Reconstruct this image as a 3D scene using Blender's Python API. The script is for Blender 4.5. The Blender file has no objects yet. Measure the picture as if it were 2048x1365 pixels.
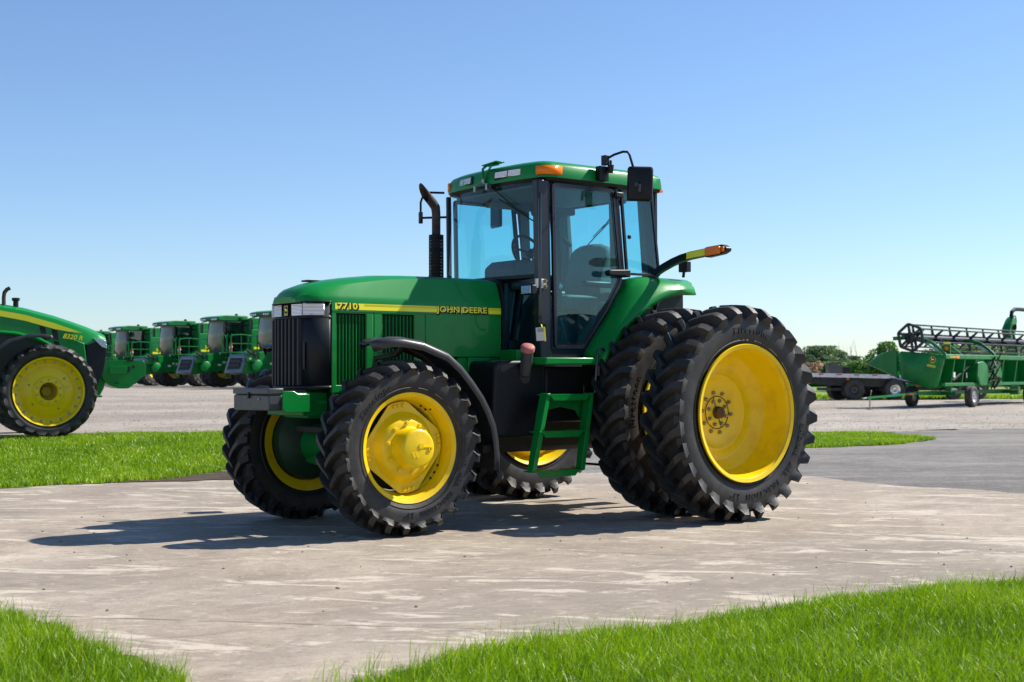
import bpy, bmesh, math, random
import numpy as np
from mathutils import Vector, Matrix
R = math.radians
sc = bpy.context.scene
col = sc.collection
random.seed(4); rng = np.random.default_rng(4)

# ------------------------------------------------------------------ camera, sky, sun, exposure
CAM = Vector((8.770, 9.936, 1.280)); YAW = -2.2323
FL = Vector((math.cos(YAW), math.sin(YAW), 0)); RT = Vector((math.sin(YAW), -math.cos(YAW), 0))
cd = bpy.data.cameras.new('camera'); cam = bpy.data.objects.new('camera', cd); col.objects.link(cam); sc.camera = cam
pitch, roll = 0.0248, -0.0032
fw = Vector((math.cos(YAW)*math.cos(pitch), math.sin(YAW)*math.cos(pitch), math.sin(pitch)))
up = RT.cross(fw)
r2 = RT*math.cos(roll) + up*math.sin(roll); u2 = -RT*math.sin(roll) + up*math.cos(roll)
cam.matrix_world = Matrix(((r2.x, u2.x, -fw.x, CAM.x), (r2.y, u2.y, -fw.y, CAM.y), (r2.z, u2.z, -fw.z, CAM.z), (0, 0, 0, 1)))
cd.sensor_width = 36; cd.lens = 2716.6/2048*36; cd.clip_end = 3000; cd.clip_start = .1
cd.dof.use_dof = True; cd.dof.focus_distance = 11.0; cd.dof.aperture_fstop = 4.5

w = bpy.data.worlds.new('World'); sc.world = w; w.use_nodes = True
nt = w.node_tree; bg = nt.nodes['Background']
sky = nt.nodes.new('ShaderNodeTexSky'); sky.sky_type = 'NISHITA'; sky.sun_disc = False
SUN = Vector((-.97, .258, 1)).normalized()          # towards the sun
sky.sun_elevation = math.asin(SUN.z); sky.sun_rotation = math.atan2(SUN.x, SUN.y)
sky.altitude = 200; sky.air_density = 1.0; sky.dust_density = .25; sky.ozone_density = 4.0
hs = nt.nodes.new('ShaderNodeHueSaturation'); hs.inputs['Saturation'].default_value = 1.0; nt.links.new(sky.outputs[0], hs.inputs['Color'])
gm = nt.nodes.new('ShaderNodeMix'); gm.data_type = 'RGBA'; gm.blend_type = 'MULTIPLY'; gm.inputs[0].default_value = 1; gm.inputs[7].default_value = (.91, .972, 1.07, 1)
nt.links.new(hs.outputs[0], gm.inputs[6]); nt.links.new(gm.outputs[2], bg.inputs[0]); bg.inputs[1].default_value = .088
sl = bpy.data.lights.new('sun', 'SUN'); sun = bpy.data.objects.new('sun', sl); col.objects.link(sun)
sl.energy = 4.9; sl.angle = R(.55); sl.color = (1, .95, .87)
sun.rotation_euler = (-SUN).to_track_quat('-Z', 'Y').to_euler(); sun.location = (-20, 6, 22)
sc.view_settings.view_transform = 'Standard'; sc.view_settings.look = 'None'
sc.view_settings.exposure = 0.72; sc.view_settings.gamma = 1; sc.view_settings.use_curve_mapping = False

# ------------------------------------------------------------------ helpers
def smooth(a, b, x):
    t = min(1, max(0, (x-a)/(b-a))); return t*t*(3-2*t)
def ground_z(x, y):                                  # the lot rises gently to the far left
    vx, vy = x-CAM.x, y-CAM.y
    s = vx*RT.x+vy*RT.y; d = vx*FL.x+vy*FL.y
    if s > -1 or d < 17: return 0.0
    return smooth(-1, -4.5, s)*(smooth(17, 24, d)*.24 + min(1, max(0, (d-24)/45))*.38)
def W(s, d, z=None):                                 # s metres right of, d metres ahead of the photographer's spot
    p = CAM + RT*s + FL*d
    return Vector((p.x, p.y, ground_z(p.x, p.y) if z is None else z))

def mat(name, c, rough=.5, metal=0, var=0, vscale=4, c2=None, bump=0, bscale=60, coat=0, spec=.5, detail=6, lo=.35, hi=.65, trans=0):
    m = bpy.data.materials.new(name); m.use_nodes = True; n = m.node_tree; b = n.nodes['Principled BSDF']
    b.inputs['Base Color'].default_value = (*c, 1); b.inputs['Roughness'].default_value = rough
    b.inputs['Metallic'].default_value = metal; b.inputs['Coat Weight'].default_value = coat
    b.inputs['Coat Roughness'].default_value = .06; b.inputs['Specular IOR Level'].default_value = spec
    tc = n.nodes.new('ShaderNodeTexCoord')
    if var or c2:
        no = n.nodes.new('ShaderNodeTexNoise'); no.inputs['Scale'].default_value = vscale; no.inputs['Detail'].default_value = detail
        no.inputs['Roughness'].default_value = .65
        n.links.new(tc.outputs['Object'], no.inputs['Vector'])
        cr = n.nodes.new('ShaderNodeValToRGB'); cr.color_ramp.elements[0].position = lo; cr.color_ramp.elements[1].position = hi
        a = c2 if c2 else tuple(v*(1-var) for v in c)
        bcol = c if c2 else tuple(min(1, v*(1+var)) for v in c)
        cr.color_ramp.elements[0].color = (*bcol, 1); cr.color_ramp.elements[1].color = (*a, 1)
        n.links.new(no.outputs[0], cr.inputs[0]); n.links.new(cr.outputs[0], b.inputs['Base Color'])
        mr = n.nodes.new('ShaderNodeMapRange'); mr.inputs[3].default_value = max(0, rough-.08); mr.inputs[4].default_value = min(1, rough+.12)
        n.links.new(no.outputs[0], mr.inputs[0]); n.links.new(mr.outputs[0], b.inputs['Roughness'])
    if bump:
        nb = n.nodes.new('ShaderNodeTexNoise'); nb.inputs['Scale'].default_value = bscale; nb.inputs['Detail'].default_value = 4
        n.links.new(tc.outputs['Object'], nb.inputs['Vector'])
        bm_ = n.nodes.new('ShaderNodeBump'); bm_.inputs['Strength'].default_value = bump; bm_.inputs['Distance'].default_value = .01
        n.links.new(nb.outputs[0], bm_.inputs['Height']); n.links.new(bm_.outputs[0], b.inputs['Normal'])
    return m

M = {}
M['green'] = mat('green_paint', (.0, .205, .03), .36, coat=.22, spec=.25, var=.08, vscale=3, bump=.015, bscale=9)
M['green_dull'] = mat('green_chassis_paint', (.001, .16, .026), .42, coat=.1, spec=.25, c2=(.02, .09, .02), vscale=5, lo=.55, hi=.8)
M['green_shaded'] = mat('shaded_axle_green', (.003, .05, .012), .55, c2=(.012, .02, .01), vscale=6)  # chassis green darkened: shade inside the front rims put into the colour
M['green_far'] = mat('green_weathered_paint', (.002, .155, .028), .4, coat=.15, spec=.25, var=.25, vscale=1.5)
M['yellow'] = mat('yellow_paint', (.84, .575, .002), .34, coat=.2, spec=.3, c2=(.60, .36, .012), vscale=5, lo=.50, hi=.85)
M['decal'] = mat('yellow_decal', (.92, .84, .008), .35, coat=.2)
M['decal_line'] = mat('dark_yellow_decal_line', (.45, .33, .006), .35)
M['rubber'] = mat('tyre_rubber', (.013, .013, .0135), .52, c2=(.045, .039, .033), vscale=6, bump=.15, bscale=70, lo=.40, hi=.75, spec=.45)
M['rubber_far'] = mat('old_tyre_rubber', (.028, .027, .027), .7, c2=(.075, .068, .06), vscale=5)
M['letter'] = mat('moulded_tyre_lettering', (.016, .0155, .016), .5)
M['black'] = mat('black_plastic', (.007, .0075, .009), .42, spec=.3, var=.2, vscale=20, bump=.06, bscale=200)
M['black_gloss'] = mat('black_enamel', (.008, .009, .012), .22, coat=.5)
M['cabpaint'] = mat('blue_black_cab_paint', (.010, .014, .024), .35, coat=.1, spec=.35, var=.1)
M['fender'] = mat('grey_black_fender_plastic', (.028, .029, .033), .36, var=.2, vscale=8, bump=.04, bscale=120)
M['grille'] = mat('dark_grille_plastic', (.008, .010, .014), .45, spec=.3, c2=(.02, .02, .022), vscale=12, lo=.6, hi=.85)
M['greybox'] = mat('dark_grey_box_plastic', (.05, .052, .056), .42, var=.12, vscale=15, bump=.06, bscale=150)
M['steel'] = mat('bare_steel', (.32, .32, .31), .4, .9, var=.25, vscale=20)
M['boltm'] = mat('dull_zinc_bolts', (.36, .29, .17), .45, .7, var=.3, vscale=40)
M['alu'] = mat('brushed_plate', (.48, .48, .45), .4, .3)
M['rust'] = mat('rusty_exhaust', (.075, .045, .035), .75, c2=(.025, .02, .02), vscale=14, bump=.2, bscale=80)
M['rusthub'] = mat('rusty_hub', (.14, .055, .02), .8, c2=(.05, .03, .02), vscale=40)
M['lining'] = mat('grey_cab_lining', (.17, .175, .18), .8, var=.08)
M['seat'] = mat('grey_seat_fabric', (.2, .2, .19), .85, var=.1, bump=.1)
M['console'] = mat('grey_console_plastic', (.065, .068, .072), .5)
M['engine'] = mat('dirty_engine_metal', (.02, .03, .022), .6, c2=(.035, .028, .02), vscale=7)
M['orange'] = mat('orange_lens', (.95, .20, .002), .25, coat=.15, spec=.3)
M['red'] = mat('red_lens', (.55, .02, .012), .2, coat=.6)
M['pinkcap'] = mat('faded_red_cap', (.42, .13, .11), .6, var=.2, vscale=30)
M['white'] = mat('white_paint', (.74, .74, .72), .4, var=.06, vscale=6)
M['paper'] = mat('tag_paper', (.62, .6, .54), .7)
M['chrome'] = mat('chromed_steel', (.7, .7, .68), .15, 1)
M['deck'] = mat('galvanised_deck_edge', (.74, .74, .74), .4, .0, var=.15)
M['trailer'] = mat('black_trailer_frame', (.014, .014, .016), .5, c2=(.04, .038, .036), vscale=4)
M['wood'] = mat('old_timber', (.3, .17, .09), .8, var=.3)
M['dark'] = mat('cavity_shade_and_part_black', (.006, .006, .007), .7)  # near-black: shade painted into openings, also black print and small black parts
M['belt'] = mat('black_reel_steel', (.014, .015, .02), .45)
def lens_mat():
    m = mat('headlamp_glass', (.78, .80, .82), .10, 1.0); n = m.node_tree; b = n.nodes['Principled BSDF']
    tc = n.nodes.new('ShaderNodeTexCoord'); wv = n.nodes.new('ShaderNodeTexWave'); wv.inputs['Scale'].default_value = 28; wv.bands_direction = 'Z'
    n.links.new(tc.outputs['Object'], wv.inputs['Vector'])
    bp = n.nodes.new('ShaderNodeBump'); bp.inputs['Strength'].default_value = .5; bp.inputs['Distance'].default_value = .006
    n.links.new(wv.outputs['Fac'], bp.inputs['Height']); n.links.new(bp.outputs[0], b.inputs['Normal'])
    return m
M['lens'] = lens_mat()
def glass_mat(name, tint, refl=.9, add=0.0):
    m = bpy.data.materials.new(name); m.use_nodes = True; n = m.node_tree; n.nodes.clear()
    out = n.nodes.new('ShaderNodeOutputMaterial'); tr = n.nodes.new('ShaderNodeBsdfTransparent'); gl = n.nodes.new('ShaderNodeBsdfGlossy')
    tr.inputs[0].default_value = (*tint, 1); gl.inputs['Roughness'].default_value = .02; gl.inputs[0].default_value = (refl, refl, refl, 1)
    lw_ = n.nodes.new('ShaderNodeLayerWeight'); lw_.inputs[0].default_value = .5
    pw = n.nodes.new('ShaderNodeMath'); pw.operation = 'POWER'; pw.inputs[1].default_value = 5; n.links.new(lw_.outputs['Facing'], pw.inputs[0])
    fr = n.nodes.new('ShaderNodeMath'); fr.operation = 'MULTIPLY_ADD'; fr.inputs[1].default_value = .92; fr.inputs[2].default_value = .045; n.links.new(pw.outputs[0], fr.inputs[0])
    ad = n.nodes.new('ShaderNodeMath'); ad.operation = 'ADD'; ad.use_clamp = True; ad.inputs[1].default_value = add
    mx = n.nodes.new('ShaderNodeMixShader')
    n.links.new(fr.outputs[0], ad.inputs[0]); n.links.new(ad.outputs[0], mx.inputs[0]); n.links.new(tr.outputs[0], mx.inputs[1]); n.links.new(gl.outputs[0], mx.inputs[2])
    n.links.new(mx.outputs[0], out.inputs[0])
    return m
M['glass'] = glass_mat('tinted_cab_glass', (.60, .89, .92))
M['glass_far'] = glass_mat('dusty_far_glass', (.25, .38, .40), add=.05)
M['dusty'] = mat('dusty_windscreen', (.19, .18, .13), .35, c2=(.05, .11, .055), vscale=1.3, coat=.5)

def thing(name, label, cat, loc=(0, 0, 0), rz=0, group=None):
    o = bpy.data.objects.new(name, None); col.objects.link(o); o.location = loc; o.rotation_euler = (0, 0, rz)
    o.empty_display_size = .2; o['label'] = label; o['category'] = cat
    if group: o['group'] = group
    return o

class MB:
    def __init__(s): s.v = []; s.f = []
    def add(s, vs, fs):
        k = len(s.v); s.v += [tuple(v) for v in vs]; s.f += [tuple(i+k for i in f) for f in fs]; return s
    def box(s, c, d, rot=None):
        c = Vector(c); h = Vector(d)/2; P = []
        for sx in (-1, 1):
            for sy in (-1, 1):
                for sz in (-1, 1):
                    v = Vector((sx*h.x, sy*h.y, sz*h.z))
                    if rot: v = rot @ v
                    P.append(c+v)
        return s.add(P, [(0, 1, 3, 2), (4, 6, 7, 5), (0, 4, 5, 1), (2, 3, 7, 6), (0, 2, 6, 4), (1, 5, 7, 3)])
    def b2(s, a, b): return s.box([(a[i]+b[i])/2 for i in range(3)], [abs(b[i]-a[i]) for i in range(3)])
    def prism(s, poly, a, b, axis='y'):              # poly in the other two axes, extruded from a to b
        def P(u, v, t):
            return (u, t, v) if axis == 'y' else ((t, u, v) if axis == 'x' else (u, v, t))
        n = len(poly); V = [P(u, v, a) for u, v in poly]+[P(u, v, b) for u, v in poly]
        F = [tuple(range(n)), tuple(range(2*n-1, n-1, -1))]+[(i, i+n, (i+1) % n+n, (i+1) % n) for i in range(n)]
        return s.add(V, F)
    def ringprism(s, outer, inner, a, b, axis='y'):
        def P(u, v, t): return (u, t, v) if axis == 'y' else ((t, u, v) if axis == 'x' else (u, v, t))
        n = len(outer); V = []
        for t in (a, b):
            V += [P(u, v, t) for u, v in outer]+[P(u, v, t) for u, v in inner]
        F = []
        for i in range(n):
            j = (i+1) % n
            F += [(i, j, n+j, n+i), (2*n+i, 3*n+i, 3*n+j, 2*n+j), (i, 2*n+i, 2*n+j, j), (n+i, n+j, 3*n+j, 3*n+i)]
        return s.add(V, F)
    def tube(s, path, r, n=8, cap=True):
        path = [Vector(p) for p in path]; rs = r if isinstance(r, (list, tuple)) else [r]*len(path)
        V = []; F = []; ref = None
        for i, p in enumerate(path):
            t = (path[min(i+1, len(path)-1)]-path[max(i-1, 0)]).normalized()
            if ref is None: ref = t.orthogonal().normalized()
            u = (ref - t*ref.dot(t)).normalized(); ref = u; v = t.cross(u)
            for k in range(n):
                a = 2*math.pi*k/n; V.append(p+(u*math.cos(a)+v*math.sin(a))*rs[i])
        for i in range(len(path)-1):
            for k in range(n):
                F.append((i*n+k, i*n+(k+1) % n, (i+1)*n+(k+1) % n, (i+1)*n+k))
        if cap: F += [tuple(range(n))[::-1], tuple(range((len(path)-1)*n, len(path)*n))]
        return s.add(V, F)
    def lathe(s, prof, c=(0, 0, 0), axis='y', n=48, closed=False):  # prof: (axial, radius)
        V = []; F = []; m = len(prof)
        for k in range(n):
            a = 2*math.pi*k/n; ca, sa = math.cos(a), math.sin(a)
            for t, r in prof:
                if axis == 'y': V.append((c[0]+r*ca, c[1]+t, c[2]+r*sa))
                elif axis == 'z': V.append((c[0]+r*ca, c[1]+r*sa, c[2]+t))
                else: V.append((c[0]+t, c[1]+r*ca, c[2]+r*sa))
        for k in range(n):
            for i in range(m-1 if not closed else m):
                j = (i+1) % m; k2 = (k+1) % n
                F.append((k*m+i, k*m+j, k2*m+j, k2*m+i))
        return s.add(V, F)
    def loft(s, secs, closed=False, cap=False):      # list of equal length point lists
        n = len(secs[0]); V = [p for q in secs for p in q]; F = []
        for i in range(len(secs)-1):
            for k in range(n if closed else n-1):
                F.append((i*n+k, i*n+(k+1) % n, (i+1)*n+(k+1) % n, (i+1)*n+k))
        if cap: F += [tuple(range(n))[::-1], tuple(range((len(secs)-1)*n, len(secs)*n))]
        return s.add(V, F)
    def build(s, name, m, parent=None, bevel=0, seg=2, solid=0, ang=35, label=None, sub=0):
        me = bpy.data.meshes.new(name); me.from_pydata(s.v, [], s.f); me.update()
        b = bmesh.new(); b.from_mesh(me); bmesh.ops.recalc_face_normals(b, faces=b.faces); b.to_mesh(me); b.free()
        for p in me.polygons: p.use_smooth = True
        me.set_sharp_from_angle(angle=R(ang))
        for mm in (m if isinstance(m, (list, tuple)) else [m]): me.materials.append(mm)
        o = bpy.data.objects.new(name, me); col.objects.link(o); o.parent = parent
        if solid:
            q = o.modifiers.new('solid', 'SOLIDIFY'); q.thickness = solid; q.offset = -1
        if bevel:
            q = o.modifiers.new('bevel', 'BEVEL'); q.width = bevel; q.segments = seg; q.limit_method = 'ANGLE'; q.angle_limit = R(40); q.harden_normals = False
        if sub:
            q = o.modifiers.new('sub', 'SUBSURF'); q.levels = q.render_levels = sub
        if label: o['label'] = label
        return o
def put(name, me, parent, loc=(0, 0, 0), rot=(0, 0, 0), scale=None):
    o = bpy.data.objects.new(name, me); col.objects.link(o); o.parent = parent; o.location = loc; o.rotation_euler = rot
    if scale: o.scale = scale
    return o
def copy_tree(o, parent=None):
    c = o.copy(); col.objects.link(c); c.parent = parent
    for ch in list(o.children): copy_tree(ch, c)
    return c
def inset(poly, d):
    n = len(poly); area = sum(poly[i][0]*poly[(i+1) % n][1]-poly[(i+1) % n][0]*poly[i][1] for i in range(n)); sg = 1 if area > 0 else -1
    out = []
    for i in range(n):
        p0, p1, p2 = Vector(poly[i-1]), Vector(poly[i]), Vector(poly[(i+1) % n])
        e1 = (p1-p0).normalized(); e2 = (p2-p1).normalized()
        n1 = Vector((-e1.y, e1.x))*sg; n2 = Vector((-e2.y, e2.x))*sg
        b = (n1+n2).normalized(); out.append(tuple(p1+b*d/max(.4, b.dot(n1))))
    return out
def rounded(poly, r, k=4):
    out = []; n = len(poly)
    for i in range(n):
        p0, p1, p2 = Vector(poly[i-1]), Vector(poly[i]), Vector(poly[(i+1) % n])
        a = p1+(p0-p1).normalized()*min(r, (p0-p1).length/2.1); b = p1+(p2-p1).normalized()*min(r, (p2-p1).length/2.1)
        for j in range(k+1):
            t = j/k; out.append(tuple(a*(1-t)**2+p1*2*t*(1-t)+b*t*t))
    return out

def text_pts(s, size, depth, offset=0.0, shear=0, spacing=1.0):
    cu = bpy.data.curves.new('t', 'FONT'); cu.body = s; cu.size = size; cu.extrude = depth; cu.offset = offset; cu.shear = shear
    cu.space_character = spacing; cu.align_x = 'CENTER'; cu.align_y = 'CENTER'; cu.resolution_u = 3
    o = bpy.data.objects.new('t', cu); col.objects.link(o); bpy.context.view_layer.update()
    dg = bpy.context.evaluated_depsgraph_get(); me = bpy.data.meshes.new_from_object(o.evaluated_get(dg))
    vs = [v.co.copy() for v in me.vertices]; fs = [tuple(p.vertices) for p in me.polygons]
    bpy.data.objects.remove(o); bpy.data.curves.remove(cu); bpy.data.meshes.remove(me)
    return vs, fs
def flat_text(name, s, size, m, parent, loc, ex, ez, depth=.002, offset=0.0, shear=0, spacing=1, sx=1):
    ex = Vector(ex); ez = Vector(ez); en = ex.cross(ez); L = Vector(loc)
    vs, fs = text_pts(s, size, depth, offset, shear, spacing)
    b = MB(); b.add([L+ex*(v.x*sx)+ez*v.y+en*v.z for v in vs], fs)
    return b.build(name, m, parent)
def ring_text(b, s, size, r, a0, y, depth=.004, spacing=1.15, slope=0):  # letters round a wheel, read clockwise from +y, centred on angle a0
    vs, fs = text_pts(s, size, depth, spacing=spacing)
    P = []
    for v in vs:
        a = a0+v.x/r; rr = r+v.y; P.append((rr*math.cos(a), y+v.z+slope*v.y, rr*math.sin(a)))
    b.add(P, fs)

# ------------------------------------------------------------------ tyres and rims
def tyre_mesh(name, Rr, width, rim, nl, lug=.05, wrap=.13, material='rubber', seg=96, lw=.045, sweep=None):
    b = MB(); hw = width/2; Rc = Rr-lug; th = Rc-rim
    prof = [(-hw*.78, rim-.02), (-hw*.86, rim+.02), (-hw*.97, rim+th*.28), (-hw*1.0, rim+th*.48), (-hw*.985, rim+th*.74), (-hw*.92, Rc-.042), (-hw*.82, Rc-.012), (-hw*.4, Rc-.003), (0, Rc),
            (hw*.4, Rc-.003), (hw*.82, Rc-.012), (hw*.92, Rc-.042), (hw*.985, rim+th*.74), (hw*1.0, rim+th*.48), (hw*.97, rim+th*.28), (hw*.86, rim+.02), (hw*.78, rim-.02)]
    b.lathe(prof, n=seg)
    # fine ribs moulded round the bead
    for sg in (-1, 1):
        y0 = sg*hw*.90
        b.lathe([(y0, rim+.028), (y0+sg*.010, rim+.034), (y0+sg*.006, rim+.044)], n=seg)
    pitch = 2*math.pi/nl; sw = sweep if sweep else .92*hw/Rr
    for sg in (-1, 1):
        for i in range(nl):
            a0 = i*pitch+(pitch/2 if sg > 0 else 0)
            st = []      # y, r base, normal (ny, nr), half width base, half width top, height, angle
            st.append((-.012, Rc-.012, 0, 1, lw*.70, lw*.42, lug+.010, 0))
            st.append((hw*.42, Rc-.014, 0, 1, lw*.66, lw*.45, lug+.010, sw*.45))
            st.append((hw*.80, Rc-.03, .06, .998, lw*.95, lw*.56, lug+.018, sw*.80))
            st.append((hw*.93, Rc-.045, .22, .97, lw*1.25, lw*.60, lug+.006, sw*.93))
            st.append((hw*.955, Rc-.050, .72, .69, lw*1.5, lw*.58, lug-.006, sw*.97))
            st.append((hw*.955, Rr-lug-wrap*.45, 1, .0, lw*1.6, lw*.50, .022, sw*1.0))
            st.append((hw*.965, Rr-lug-wrap, 1, 0, lw*1.7, lw*1.0, .001, sw*1.0))
            secs = []
            for (y, r, ny, nr, wb, wt, h, da) in st:
                j = random.uniform(-.0015, .0015)
                def P(off, hh):
                    rr = r+nr*hh; a = a0+da+off/Rr
                    return (rr*math.cos(a), sg*(y+ny*hh), rr*math.sin(a))
                secs.append([P(-wb, 0), P(-wt, h+j), P(wt, h+j), P(wb, 0)])
            b.loft(secs, cap=True)
    me_o = b.build(name, M[material], None, ang=32); me = me_o.data; bpy.data.objects.remove(me_o); me.name = name
    return me

def bolt_mesh(r, h, m='boltm'):
    b = MB(); b.lathe([(-.006, r*1.5), (.002, r*1.5), (.002, r), (h*.8, r), (h, r*.8), (h, 0)], n=10)
    o = b.build('bolt', M[m], None, ang=30); me = o.data; bpy.data.objects.remove(o); return me
BOLT = bolt_mesh(.013, .022); BOLT_Y = bolt_mesh(.0145, .018, 'yellow'); BOLT_S = bolt_mesh(.016, .02, 'steel')
def bolts(parent, n, r, y, sg, me, a0=0, name='bolt'):
    for i in range(n):
        a = a0+2*math.pi*i/n
        put(name, me, parent, (r*math.cos(a), sg*y, r*math.sin(a)), (0 if sg > 0 else math.pi, 0, 0))

# =================================================================== SETTING
def ground_mat(name, cols, scale, stretch=None, fine=(40, .3), rough=.9, bump=.3, bdist=.02, streak=None, rotz=0):
    m = bpy.data.materials.new(name); m.use_nodes = True; n = m.node_tree; b = n.nodes['Principled BSDF']; b.inputs['Roughness'].default_value = rough
    b.inputs['Specular IOR Level'].default_value = .25
    tc = n.nodes.new('ShaderNodeTexCoord'); mp = n.nodes.new('ShaderNodeMapping'); mp.vector_type = 'TEXTURE'; mp.inputs['Rotation'].default_value = (0, 0, rotz)
    mp.inputs['Scale'].default_value = tuple(1/v for v in (stretch or (1, 1, 1))); n.links.new(tc.outputs['Object'], mp.inputs[0])
    no = n.nodes.new('ShaderNodeTexNoise'); no.inputs['Scale'].default_value = scale; no.inputs['Detail'].default_value = 9; no.inputs['Roughness'].default_value = .62
    no.inputs['Distortion'].default_value = 1.4
    n.links.new(mp.outputs[0], no.inputs['Vector'])
    cr = n.nodes.new('ShaderNodeValToRGB'); els = cr.color_ramp.elements
    els[0].position = cols[0][0]; els[0].color = (*cols[0][1], 1); els[1].position = cols[-1][0]; els[1].color = (*cols[-1][1], 1)
    for p, c in cols[1:-1]:
        e = els.new(p); e.color = (*c, 1)
    n.links.new(no.outputs[0], cr.inputs[0]); cur = cr.outputs[0]
    nf = n.nodes.new('ShaderNodeTexNoise'); nf.inputs['Scale'].default_value = fine[0]; nf.inputs['Detail'].default_value = 5; nf.inputs['Roughness'].default_value = .8
    n.links.new(tc.outputs['Object'], nf.inputs['Vector'])
    mr = n.nodes.new('ShaderNodeMapRange'); mr.inputs[1].default_value = .3; mr.inputs[2].default_value = .7; mr.inputs[3].default_value = 1-fine[1]; mr.inputs[4].default_value = 1+fine[1]
    n.links.new(nf.outputs[0], mr.inputs[0])
    mm = n.nodes.new('ShaderNodeMix'); mm.data_type = 'RGBA'; mm.blend_type = 'MULTIPLY'; mm.inputs[0].default_value = 1
    n.links.new(cur, mm.inputs[6]); n.links.new(mr.outputs[0], mm.inputs[7]); cur = mm.outputs[2]
    if streak:
        for (rz, sc_, strc, lo, hi, colr, amt) in streak:
            mp2 = n.nodes.new('ShaderNodeMapping'); mp2.vector_type = 'TEXTURE'; mp2.inputs['Rotation'].default_value = (0, 0, rz); mp2.inputs['Scale'].default_value = tuple(1/v for v in strc)
            n.links.new(tc.outputs['Object'], mp2.inputs[0])
            n2 = n.nodes.new('ShaderNodeTexNoise'); n2.inputs['Scale'].default_value = sc_; n2.inputs['Detail'].default_value = 7; n2.inputs['Roughness'].default_value = .7; n2.inputs['Distortion'].default_value = 1.0
            n.links.new(mp2.outputs[0], n2.inputs['Vector'])
            r2_ = n.nodes.new('ShaderNodeMapRange'); r2_.inputs[1].default_value = lo; r2_.inputs[2].default_value = hi; r2_.inputs[4].default_value = amt
            n.links.new(n2.outputs[0], r2_.inputs[0])
            x2 = n.nodes.new('ShaderNodeMix'); x2.data_type = 'RGBA'; n.links.new(r2_.outputs[0], x2.inputs[0]); n.links.new(cur, x2.inputs[6]); x2.inputs[7].default_value = (*colr, 1)
            cur = x2.outputs[2]
    n.links.new(cur, b.inputs['Base Color'])
    bp = n.nodes.new('ShaderNodeBump'); bp.inputs['Strength'].default_value = bump; bp.inputs['Distance'].default_value = bdist
    n.links.new(nf.outputs[0], bp.inputs['Height']); n.links.new(bp.outputs[0], b.inputs['Normal'])
    return m
IMG = math.atan2(RT.y, RT.x)                         # direction that runs left to right in the picture
mc = ground_mat('concrete', [(.30, (.235, .192, .148)), (.45, (.285, .236, .182)), (.56, (.325, .272, .212)), (.72, (.38, .322, .255))], .55, fine=(80, .28), bump=.4, bdist=.006, rotz=IMG,
    streak=[(IMG, .22, (.8, .8, 1), .47, .60, (.205, .175, .145), .65), (IMG+.25, .8, (.6, 1.2, 1), .54, .64, (.42, .36, .285), .5), (IMG-.2, 1.9, (.5, 1.5, 1), .55, .60, (.52, .455, .37), .75), (IMG+.5, 2.5, (.5, 1.5, 1), .56, .64, (.19, .16, .13), .5),
            (IMG+.1, 6, (.6, 1.2, 1), .55, .63, (.44, .38, .305), .4), (IMG, 15, (.7, 1, 1), .55, .62, (.17, .145, .12), .5), (IMG+.3, 11, (.7, 1.1, 1), .59, .64, (.52, .46, .375), .5), (0, 16, (1, 1, 1), .67, .71, (.08, .065, .05), .5), (0, 60, (1, 1, 1), .66, .72, (.55, .49, .41), .7)])
mg = ground_mat('gravel', [(.3, (.25, .215, .175)), (.5, (.33, .29, .24)), (.7, (.42, .375, .32))], .22, fine=(30, .6), bump=.7, bdist=.03,
    streak=[(IMG, .12, (.6, 1.3, 1), .48, .62, (.20, .16, .128), .6), (IMG+.1, 1.0, (.35, 1.2, 1), .55, .65, (.19, .16, .135), .6), (IMG, 2.2, (.4, 1.2, 1), .56, .66, (.50, .45, .39), .5), (0, 3.5, (1, 1, 1), .53, .64, (.20, .175, .15), .55), (0, 5, (1, 1, 1), .55, .65, (.50, .46, .41), .5), (0, 9, (1, 1, 1), .58, .66, (.15, .13, .11), .6), (0, 17, (1, 1, 1), .60, .68, (.58, .54, .48), .6)])
ma = ground_mat('asphalt', [(.3, (.125, .118, .108)), (.55, (.18, .168, .152)), (.75, (.24, .222, .20))], .3, fine=(50, .6), bump=.8, bdist=.02,
    streak=[(IMG+.1, .22, (.4, 1.2, 1), .46, .60, (.30, .275, .245), .8), (IMG, 1.6, (.35, 1.3, 1), .54, .64, (.30, .28, .25), .6), (IMG, 3, (.4, 1.3, 1), .56, .64, (.10, .095, .09), .5), (0, 5, (1, 1, 1), .54, .66, (.30, .28, .255), .6), (0, 7, (1, 1, 1), .56, .66, (.09, .085, .08), .55), (0, 14, (1, 1, 1), .58, .68, (.38, .36, .33), .6), (0, 11, (1, 1, 1), .64, .7, (.08, .075, .07), .6)])
md = ground_mat('dry_soil_under_grass', [(.3, (.05, .09, .012)), (.6, (.08, .13, .02)), (.75, (.12, .12, .04))], 1.5, fine=(30, .4))
mdirt = ground_mat('dark_dirt', [(.3, (.06, .04, .028)), (.6, (.11, .08, .055)), (.75, (.17, .13, .09))], 2.5, fine=(40, .5), bump=1, bdist=.03)
mfield = ground_mat('far_grass', [(.3, (.09, .17, .02)), (.55, (.15, .25, .035)), (.75, (.24, .30, .07))], .5, fine=(6, .4), streak=[(0, .12, (1, 1, 1), .5, .7, (.28, .25, .12), .5)])

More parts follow.
